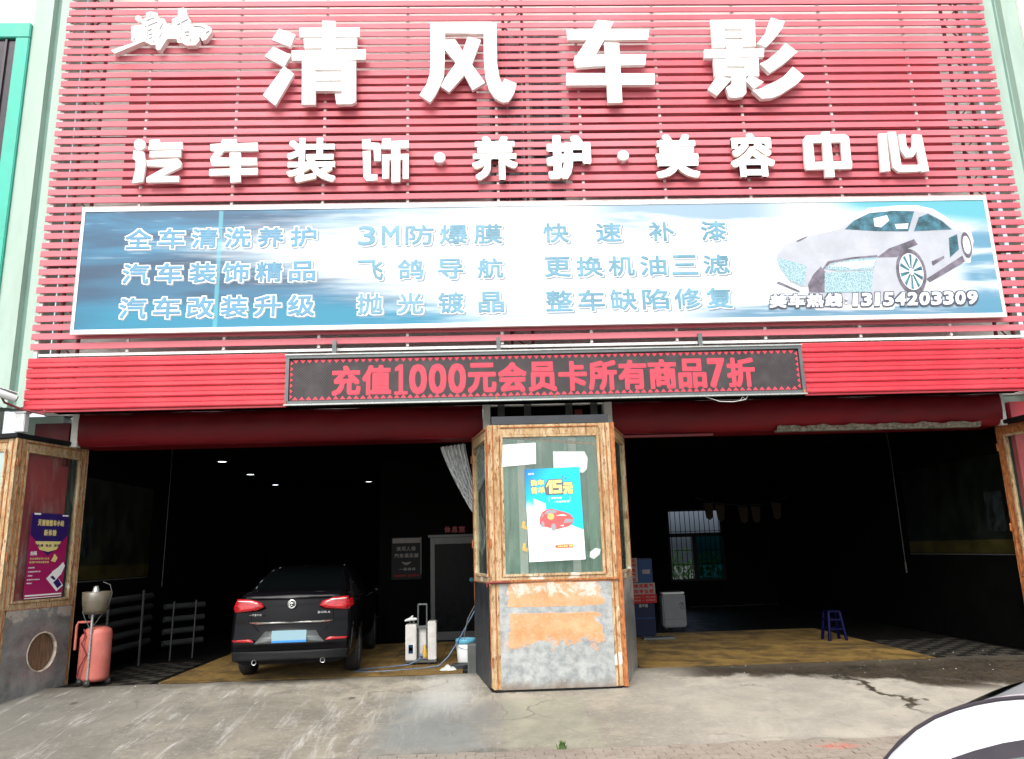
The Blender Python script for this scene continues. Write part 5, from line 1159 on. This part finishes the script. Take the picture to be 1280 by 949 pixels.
# ================================================================== small things round the doors
def small():
    # cctv camera
    t = thing('cctv_camera', 'white bullet security camera on a bracket at the lower left corner of the louvres', 'security camera', (-6.62, -.12, 4.0))
    MB().tube([(-.26, -.25, .13), (-.25, -.24, .128), (-.04, -.03, .045)], [.055, .062, .055], 14).build('housing', MT['plasticwhite'], t)
    MB().grid(lambda a, c: (-.29 + .26 * a + .06 * math.sin((c - .5) * 2.4) * .7, -.28 + .26 * a - .06 * math.sin((c - .5) * 2.4) * .7, .19 - .085 * a + .03 * math.cos((c - .5) * 2.4)), 3, 8).build('sun_hood', MT['plasticwhite'], t)
    MB().tube([(-.04, -.03, .045), (-.03, -.02, .04)], .042, 14).build('lens', MT['black'], t)
    MB().tube([(-.16, -.15, .04), (-.15, -.10, -.02), (.02, .05, -.10), (.3, .12, -.16)], .016, 8).build('bracket', MT['truss'], t)
    MB().tube([(-.20, -.18, .05), (-.19, -.14, -.08), (-.10, -.04, -.14), (.1, .0, -.13)], .005, 5).build('cable', MT['cable'], t)
    t = thing('junction_box', 'white junction box on top of the left gate below the security camera', 'junction box', (-6.62, -.02, 3.58))
    MB().box(-.07, .07, -.06, .06, 0, .27).build('casing', MT['plasticwhite'], t, .01); MB().box(-.085, .085, -.07, .07, .271, .295).build('lid', MT['plasticwhite'], t, .006)
    # waste oil drainer / red tank
    t = thing('oil_drainer', 'faded red wheeled tank with a smoky collecting bowl beside the left gate', 'oil drainer', (-5.86, 1.10, 0))
    MB().lathe([(0, .05), (.15, .055), (.185, .09), (.19, .12), (.19, .72), (.175, .78), (.11, .82), (0, .83)], (.03, 0, 0), 32).build('tank', MT['pink'], t)
    MB().lathe([(0, .06), (.10, .065), (.13, .09), (.13, .66), (.10, .71), (0, .72)], (-.14, .10, 0), 24).build('side_tank', MT['pink'], t)
    MB().tube([(-.27, -.05, .50), (-.27, -.05, .84), (-.25, -.05, .89), (-.06, -.06, .89), (-.02, -.08, .85), (-.02, -.12, .60)], .018, 10).build('handle', MT['pink'], t)
    MB().tube([(.02, -.20, .04), (.02, -.205, .62), (.02, -.20, 1.02)], .017, 10).build('riser_pipe', MT['galv'], t)
    MB().lathe([(.03, 1.0), (.14, 1.01), (.17, 1.06), (.19, 1.18), (.20, 1.32), (.19, 1.325), (.17, 1.2), (.14, 1.07), (.03, 1.04)], (.02, -.12, 0), 24).build('bowl', MT['tankglass'], t)
    MB().lathe([(0, 1.06), (.05, 1.06), (.055, 1.32), (.03, 1.40), (0, 1.41)], (.0, -.12, 0), 14).build('strainer', MT['galv'], t)
    MB().tube([(-.17, -.12, 1.05), (-.12, -.14, .95), (.0, -.18, .78), (.10, -.16, .95), (.20, -.12, 1.12), (.24, -.12, 1.30), (.20, -.12, 1.42), (.10, -.12, 1.46)], .007, 6).build('wire_loop', MT['alu'], t)
    MB().tube([(-.10, -.17, .80), (-.06, -.19, .70), (-.11, -.19, .60), (-.02, -.20, .45), (-.10, -.20, .28), (-.14, -.18, .15)], .010, 6).build('hose', MT['truss'], t)
    for x, y in ((.20, .03), (.02, -.21), (-.16, -.05)):
        w_ = MB().lathe([(0, -.015), (.045, -.018), (.05, 0), (.045, .018), (0, .015)], (x, y, .05), 16, axis='y').build('caster', MT['tyre'], t); MB().lathe([(0, -.02), (.018, -.02), (.018, .02), (0, .02)], (x, y, .05), 10, axis='y').build('hub', MT['alu'], w_)
    # steam cleaner trolley
    t = thing('cleaning_trolley', 'silver wheeled cleaning machine with a folded pull handle behind the ramp', 'cleaning machine', (-1.12, 2.02, .012))
    MB().box(-.25, -.075, -.13, .14, .07, .62).build('case', MT['silver'], t, .012); MB().box(.105, .24, -.12, .14, .07, .66).build('case', MT['silver'], t, .012); MB().box(-.07, .10, .0, .13, .07, .58).build('case_back', MT['silver'], t, .008)
    MB().box(-.25, .25, -.14, .15, .035, .068).build('base_plate', MT['alu'], t, .006)
    for x in (-.055, .085):
        MB().tube([(x, -.04, .10), (x, -.04, .60), (x, -.02, .92)], .014, 8).build('handle_post', MT['gunmetal'], t)
    MB().tube([(-.055, -.02, .92), (.085, -.02, .92)], .016, 8).build('handle_grip', MT['gunmetal'], t)
    MB().box(-.08, .11, -.06, -.03, .55, .59).build('brace', MT['gunmetal'], t)
    for z in (.30, .34): MB().box(-.20, -.13, -.135, -.131, z - .12, z - .03).build('sticker', MT['cabblue'], t)
    MB().tube([(.05, -.08, .12), (.055, -.09, .22), (.05, -.08, .30)], [.05, .035, .015], 10).build('regulator', MT['yellow'], t)
    MB().tube([(-.02, -.10, .14), (.03, -.11, .14)], .03, 10).build('valve', MT['bluehose'], t)
    for x in (-.22, .22, -.08, .12):
        MB().lathe([(0, -.012), (.03, -.014), (.034, 0), (.03, .014), (0, .012)], (x, -.10, .022), 14, axis='x').build('caster', MT['tyre'], t)
    t = thing('spray_gun', 'grey pistol spray gun lying on top of the silver cleaning machine', 'spray gun', (-1.30, 2.0, .635))
    MB().tube([(-.09, -.02, .05), (0, 0, .075), (.10, .02, .07)], [.014, .03, .018], 10).tube([(0, 0, .07), (.02, .02, .11), (.04, .03, .12)], [.016, .014, .01], 8).build('barrel', MT['plasticwhite'], t)
    MB().tube([(.04, .01, .07), (.06, .03, .0)], .018, 8).tube([(-.02, .0, .06), (.0, .02, .0)], .012, 8).build('grip', MT['gunmetal'], t)
    # bucket
    t = thing('bucket', 'white plastic bucket with a pale blue rim behind the middle gate', 'bucket', (-.40, 1.75, 0))
    MB().lathe([(0, .012), (.125, .012), (.13, .02), (.155, .36), (.150, .36), (.125, .03), (0, .025)], seg=28).build('shell', MT['plasticwhite'], t)
    MB().lathe([(.156, .335), (.163, .34), (.165, .40), (.158, .41), (.150, .40), (.150, .335), (.156, .335)], seg=28).build('rim', MT['cyanblue'], t)
    MB().tube([(-.16, 0, .36), (-.13, -.12, .30), (0, -.17, .26), (.13, -.12, .30), (.16, 0, .36)], .004, 5).build('bail', MT['alu'], t)
    t = thing('junction_box', 'small grey metal box standing against the foot of the middle gate', 'metal box', (-.285, 1.02, -.005))
    MB().box(-.07, .07, -.06, .06, 0, .42).build('casing', MT['gunmetal'], t, .006); MB().box(-.055, .055, -.066, -.061, .03, .39).build('cover', MT['alu'], t, .002)
    # rags
    rnd = random.Random(9)
    rg = MB(); rg.grid(lambda a, c: ((a - .5) * .26, (c - .5) * .20, .012 + .05 * abs(math.sin(a * 7 + c * 3)) * math.sin(PI * a) * math.sin(PI * c) + .03 * math.sin(PI * a) * math.sin(PI * c)), 16, 14)
    tag(rg.build('rag', MT['rag'], loc=(-.66, 1.30, 0)), 'pale crumpled rag on the floor left of the bucket', 'rag')
    cb = MB()
    for k in range(5): cb.tube([(-.45 + .12 * math.cos(q * .4 + k) * (1 + .1 * k), 1.38 + .09 * math.sin(q * .4 + k) * (1 + .1 * k), .02 + .014 * k) for q in range(17)], .008, 6)
    tag(cb.build('coiled_cable', MT['cable']), 'dark coiled cable heaped on the floor beside the rag', 'cable')
    tag(MB().tube([(-.16, 1.62, 1.02), (-.24, 1.62, .85), (-.38, 1.62, .62), (-.52, 1.62, .38), (-.68, 1.66, .15), (-.82, 1.60, .03), (-1.05, 1.52, .016), (-1.5, 1.36, .016), (-1.9, 1.30, .016), (-2.1, 1.42, .016), (-1.98, 1.62, .016), (-1.6, 1.78, .018), (-1.3, 1.86, .03), (-1.1, 1.93, .12)], .011, 8).build('hose', MT['bluehose']), 'blue-grey hose running from the middle gate down across the yellow mat', 'hose')
    tag(MB().tube([(-.20, 1.6, 1.0), (-.36, 1.6, .72), (-.42, 1.6, .48), (-.42, 1.65, .34)], .006, 6).build('cord', MT['signwhite']), 'thin pale cord hanging from the gate into the bucket', 'cord')
    # draped film
    def dr(a, c):
        z = 3.45 - 1.15 * c; cx = -.56 + .40 * c ** 1.2; w_ = .17 * (1 - c) ** .7 + .035
        return (cx + (a - .5) * 2 * w_, 1.46 + .05 * math.sin(a * 40) * (1 - .5 * c), z + .05 * (a - .5))
    d = MB().grid(dr, 60, 20)
    d.grid(lambda a, c: (-.14 + (a - .5) * (.06 + .16 * math.sin(PI * c)), 1.45 + .03 * math.sin(a * 20), 2.30 - .50 * c - .12 * a * c), 24, 10)
    tag(d.build('tied_curtain', MT['film']), 'grey translucent plastic curtain gathered and tied beside the middle gate', 'curtain')
    # back door with sign, notice board
    t = thing('glass_door', 'aluminium framed glass door deep in the left bay', 'door', (-.68, 5.48, 0))
    f = MB().box(-.55, -.46, -.04, .04, 0, 2.05).box(.46, .55, -.04, .04, 0, 2.05).box(-.459, .459, -.04, .04, 1.92, 2.05).box(-.459, .459, -.04, .04, .0, .16)
    f.build('frame', MT['alu'], t, .004); MB().box(-.459, .459, -.005, .005, .161, 1.919).build('pane', plain('dark_door_glass', (.004, .005, .005), .3, var=.3, bump=0, spec=.08), t)
    MB().box(-.60, .60, .0, .05, 2.06, 2.11).build('lintel_strip', MT['alu'], t)
    MB().tube([(.36, -.07, .95), (.36, -.07, 1.3)], .014, 8).build('handle', MT['alu'], t)
    MB().lathe([(0, 0), (.05, 0), (.05, .004), (0, .004)], (.30, -.045, 1.18), 16, axis='y').build('sticker', MT['cyanblue'], t)
    m = MB(); put_text(m, '休息室', -.22, .22, 0, .13, 0, .006, 6); tag(m.build('door_sign', plain('dim_red_letters', (.22, .02, .02), .6, bump=0), loc=(-.72, 5.46, 2.15)), 'dim red three character sign above the glass door', 'sign')
    t = thing('notice_board', 'black notice board with white characters on the office wall of the left bay', 'notice board', (-2.04, 5.46, 1.22))
    MB().box(0, .62, -.0, .02, 0, .86).build('panel', MT['black'], t); MB().box(.02, .60, -.006, -.001, .74, .84).build('title_strip', MT['signwhite'], t)
    m = MB(); put_text(m, '滨河人保', .10, .50, .58, .67, -.003, .003, 4); put_text(m, '汽车俱乐部', .06, .56, .44, .53, -.003, .003, 4); put_text(m, '一级维修', .16, .50, .18, .24, -.003, .002, 4); m.prism([(.20, .36), (.26, .31), (.31, .29), (.36, .31), (.42, .36), (.31, .34)], -.003, -.001)
    m.build('lettering', MT['signwhite'], t)
    m = MB(); put_text(m, '诚信服务 品质保证', .06, .58, .06, .10, -.003, .001, 4); m.build('red_lettering', MT['signred'], t); MB().box(.605, .62, -.008, -.001, .10, .86).build('edge_strip', MT['alu'], t)
    # nitrogen machine
    t = thing('nitrogen_machine', 'blue upright tyre gas machine with red and white signs right of the middle gate', 'machine', (2.98, 4.75, 0))
    MB().box(-.26, .26, -.12, .30, .03, 1.52).build('cabinet', MT['cabdark'], t, .015); MB().box(-.03, .25, -.13, -.121, 1.05, 1.50).build('upper_front', MT['cabblue'], t, .004)
    MB().box(-.20, -.045, -.145, -.121, 1.06, 1.53).build('sign_strip', MT['signwhite'], t); MB().box(-.30, .28, -.155, -.13, .83, 1.045).build('sign_panel', MT['signwhite'], t); MB().box(-.30, .30, -.156, -.13, .66, .828).build('red_panel', MT['signred'], t)
    m = MB()
    for i, ch in enumerate('车用氮气机'): put_glyph(m, ch, -.17, -.075, 1.44 - .092 * i, 1.515 - .092 * i, -.148, .004)
    put_text(m, '免检充氮气', -.24, .25, .95, 1.03, -.158, .004, 6); put_text(m, '自助专业校', -.24, .25, .845, .925, -.158, .004, 6); m.build('red_lettering', MT['signred'], t)
    m = MB(); put_text(m, '诚信服务 一 安全保障', -.2, .27, .76, .79, -.159, .001, 4); put_text(m, '诚信经营 一 保养维修', -.2, .27, .70, .73, -.159, .001, 4); put_text(m, 'IWI', -.05, .12, .58, .64, -.125, .004, 4); m.build('white_lettering', MT['signwhite'], t)
    MB().box(.05, .20, -.138, -.131, 1.22, 1.30).box(.07, .18, -.141, -.1385, 1.245, 1.275, 0).build('gauge', MT['signwhite'], t); MB().box(-.24, .24, -.13, -.121, .36, .38).build('lower_trim', MT['cabblue'], t)
    # washing machine
    t = thing('washing_machine', 'white narrow washing tub machine standing deep in the right bay', 'washing machine', (3.92, 6.0, 0))
    MB().box(-.26, .24, -.14, .16, .06, .74).build('body', MT['greywhite'], t, .03); MB().box(-.25, .23, -.13, .15, .741, .775).build('lid', MT['plasticwhite'], t, .01); MB().box(-.20, .18, -.10, .12, .776, .80).build('lid_panel', MT['black'], t, .006)
    MB().box(-.258, .238, -.146, -.141, .22, .232).build('trim_line', MT['gunmetal'], t)
    for x in (-.2, .18): MB().box(x - .03, x + .03, -.1, -.04, 0, .06).build('foot', MT['black'], t)
    MB().tube([(.10, -.143, .52), (.14, -.145, .56), (.19, -.143, .54), (.16, -.145, .50), (.12, -.143, .47), (.16, -.145, .43), (.20, -.143, .46)], .012, 6).build('emblem', MT['gunmetal'], t)
    tag(MB().box(2.9, 3.5, 4.2, 4.5, .0, .05).build('floor_grate', MT['gunmetal'], fix=False), 'low dark step plate at the foot of the blue tyre gas machine', 'step')
    # stool
    t = thing('plastic_stool', 'blue plastic stool in the dark of the right bay', 'stool', (6.17, 3.28, 0))
    MB().box(-.12, .12, -.12, .12, .50, .525).build('seat', MT['blueplastic'], t, .01)
    for sx in (1, -1):
        for sy in (1, -1): MB().tube([(sx * .10, sy * .10, .50), (sx * .155, sy * .155, 0)], [.036, .030], 4).build('leg', MT['blueplastic'], t)
    for z, q in ((.20, .135), (.36, .12)): MB().box(-q, q, -q - .012, -q + .004, z, z + .025).box(-q, q, q - .004, q + .012, z, z + .025).box(-q - .012, -q + .004, -q, q, z + .001, z + .024).box(q - .004, q + .012, -q, q, z + .001, z + .024).build('stretcher', MT['blueplastic'], t)
    # bunting
    t = thing('bunting', 'string of drab pennants hanging across the right bay before the back window', 'bunting', (0, 9, 0))
    MB().tube([(5.4, 0, 2.95), (5.9, 0, 2.80), (6.6, 0, 2.72), (7.2, 0, 2.74), (7.8, 0, 2.9)], .006, 5).build('string', MT['cable'], t)
    for x, z in ((5.72, 2.82), (6.02, 2.77), (6.62, 2.70), (6.95, 2.70), (7.5, 2.78)):
        MB().prism([(x - .13, z), (x + .13, z - .02), (x + .10, z - .38), (x + .02, z - .45), (x - .08, z - .40)], -.003, .003).build('pennant', MT['brown'], t)
    # drop hoses
    tag(MB().tube([(-5.50, 2.5, 3.7), (-5.50, 2.5, 3.2), (-5.52, 2.5, 1.32)], .006, 6).build('hanging_hose', MT['dimhose']), 'thin pale hose hanging from the ceiling of the left bay', 'hose')
    tag(MB().tube([(7.48, 3, 3.7), (7.50, 3, 3.3), (7.50, 3, 1.34)], .008, 6).tube([(7.50, 3, 1.34), (7.50, 3, 1.15)], .016, 8).build('hanging_hose', MT['dimhose']), 'thin pale hose hanging from the ceiling of the right bay', 'hose')
    # radiators on the left
    for (x, y0, y1, zz, lab) in ((-6.15, 1.5, 3.6, (.35, .55, .75, .95, 1.13), 'long dark tube rack low on the left bay wall'), (-5.85, 0, 0, (.30, .50, .71, .93), 'grey tube rack standing behind the first rack in the left bay')):
        t = thing('tube_rack', lab, 'tube rack', (x, y0 or 3.5, 0))
        for z in zz:
            if y1: MB().tube([(0, 0, z), (0, y1 - y0, z)], .055, 12).build('tube', MT['radiator'], t)
            else: MB().tube([(0, 0, z), (.50, .55, z)], .052, 14).build('tube', MT['radiator'], t)
        for a in (.35, 1.6) if y1 else (.12, .40):
            if y1: MB().box(.06, .09, a, a + .03, .0, 1.25).build('upright', MT['alu'], t)
            else: MB().tube([(a, a * 1.1 - .07, 0), (a + .02, a * 1.1 - .07, 1.02)], .014, 6).build('upright', MT['alu'], t)
    # wall posters inside
    for x, y0, y1, rz, lab in ((-6.415, 1.25, 4.0, 1, 'dim wall print with a car and a yellow-green band inside the left bay'), (8.395, 1.3, 4.4, -1, 'dim green wall print with a yellow band inside the right bay')):
        t = thing('wall_print', lab, 'wall print', (x, y0, 1.48))
        L_ = y1 - y0
        bx = lambda a, b, z0, z1, o: MB().box(min(rz * o, rz * (o + .004)), max(rz * o, rz * (o + .004)), a, b, z0, z1)
        bx(0, L_, 0, 1.6, 0).build('sheet', plain('dim_wall_print', (.010, .012, .006) if rz > 0 else (.003, .006, .0035), .5, var=.7, sc=2, bump=0), t)
        bx(0, L_, .0, .22, .006).build('band', plain('olive_band', (.035, .030, .005), .5, var=.5, sc=2, bump=0), t)
        bx(.1, .55, .35, 1.0, .006).build('picture', plain('dim_car_picture', (.014, .02, .02), .5, var=.8, sc=6, bump=0), t)
        bx(-.02, L_ + .02, -.035, -.01, .004).build('ledge', MT['alu'], t)
    # lit downlights
    for i, (x, y) in enumerate(((-5.32, 2.58), (-5.45, 4.9), (-5.67, 7.54), (-5.86, 10.43), (-2.98, 2.48), (-3.26, 10.19), (4.2, 2.6), (3.0, 2.4))):
        on = i < 6
        t = thing('ceiling_downlight', ['nearest lit downlight of the left hand row in the left bay', 'second lit downlight of the left hand row in the left bay', 'third lit downlight of the left hand row in the left bay', 'farthest lit downlight of the left hand row in the left bay', 'bright lit downlight nearest the door above the black sedan', 'far lit downlight above the black sedan', 'unlit ceiling downlight in the right bay', 'unlit ceiling downlight nearest the middle gate in the right bay'][i], 'ceiling light', (x, y, 3.70), group='ceiling downlights')
        MB().lathe([(.085, 0), (.11, -.012), (.115, 0)], seg=20).build('ring', MT['alu'], t)
        MB().lathe([(0, -.006), (.084, -.004), (.085, 0)], seg=20).build('lens', MT['lamp'] if on else MT['signwhite'], t)
small()
black_sedan()
white_hatch()
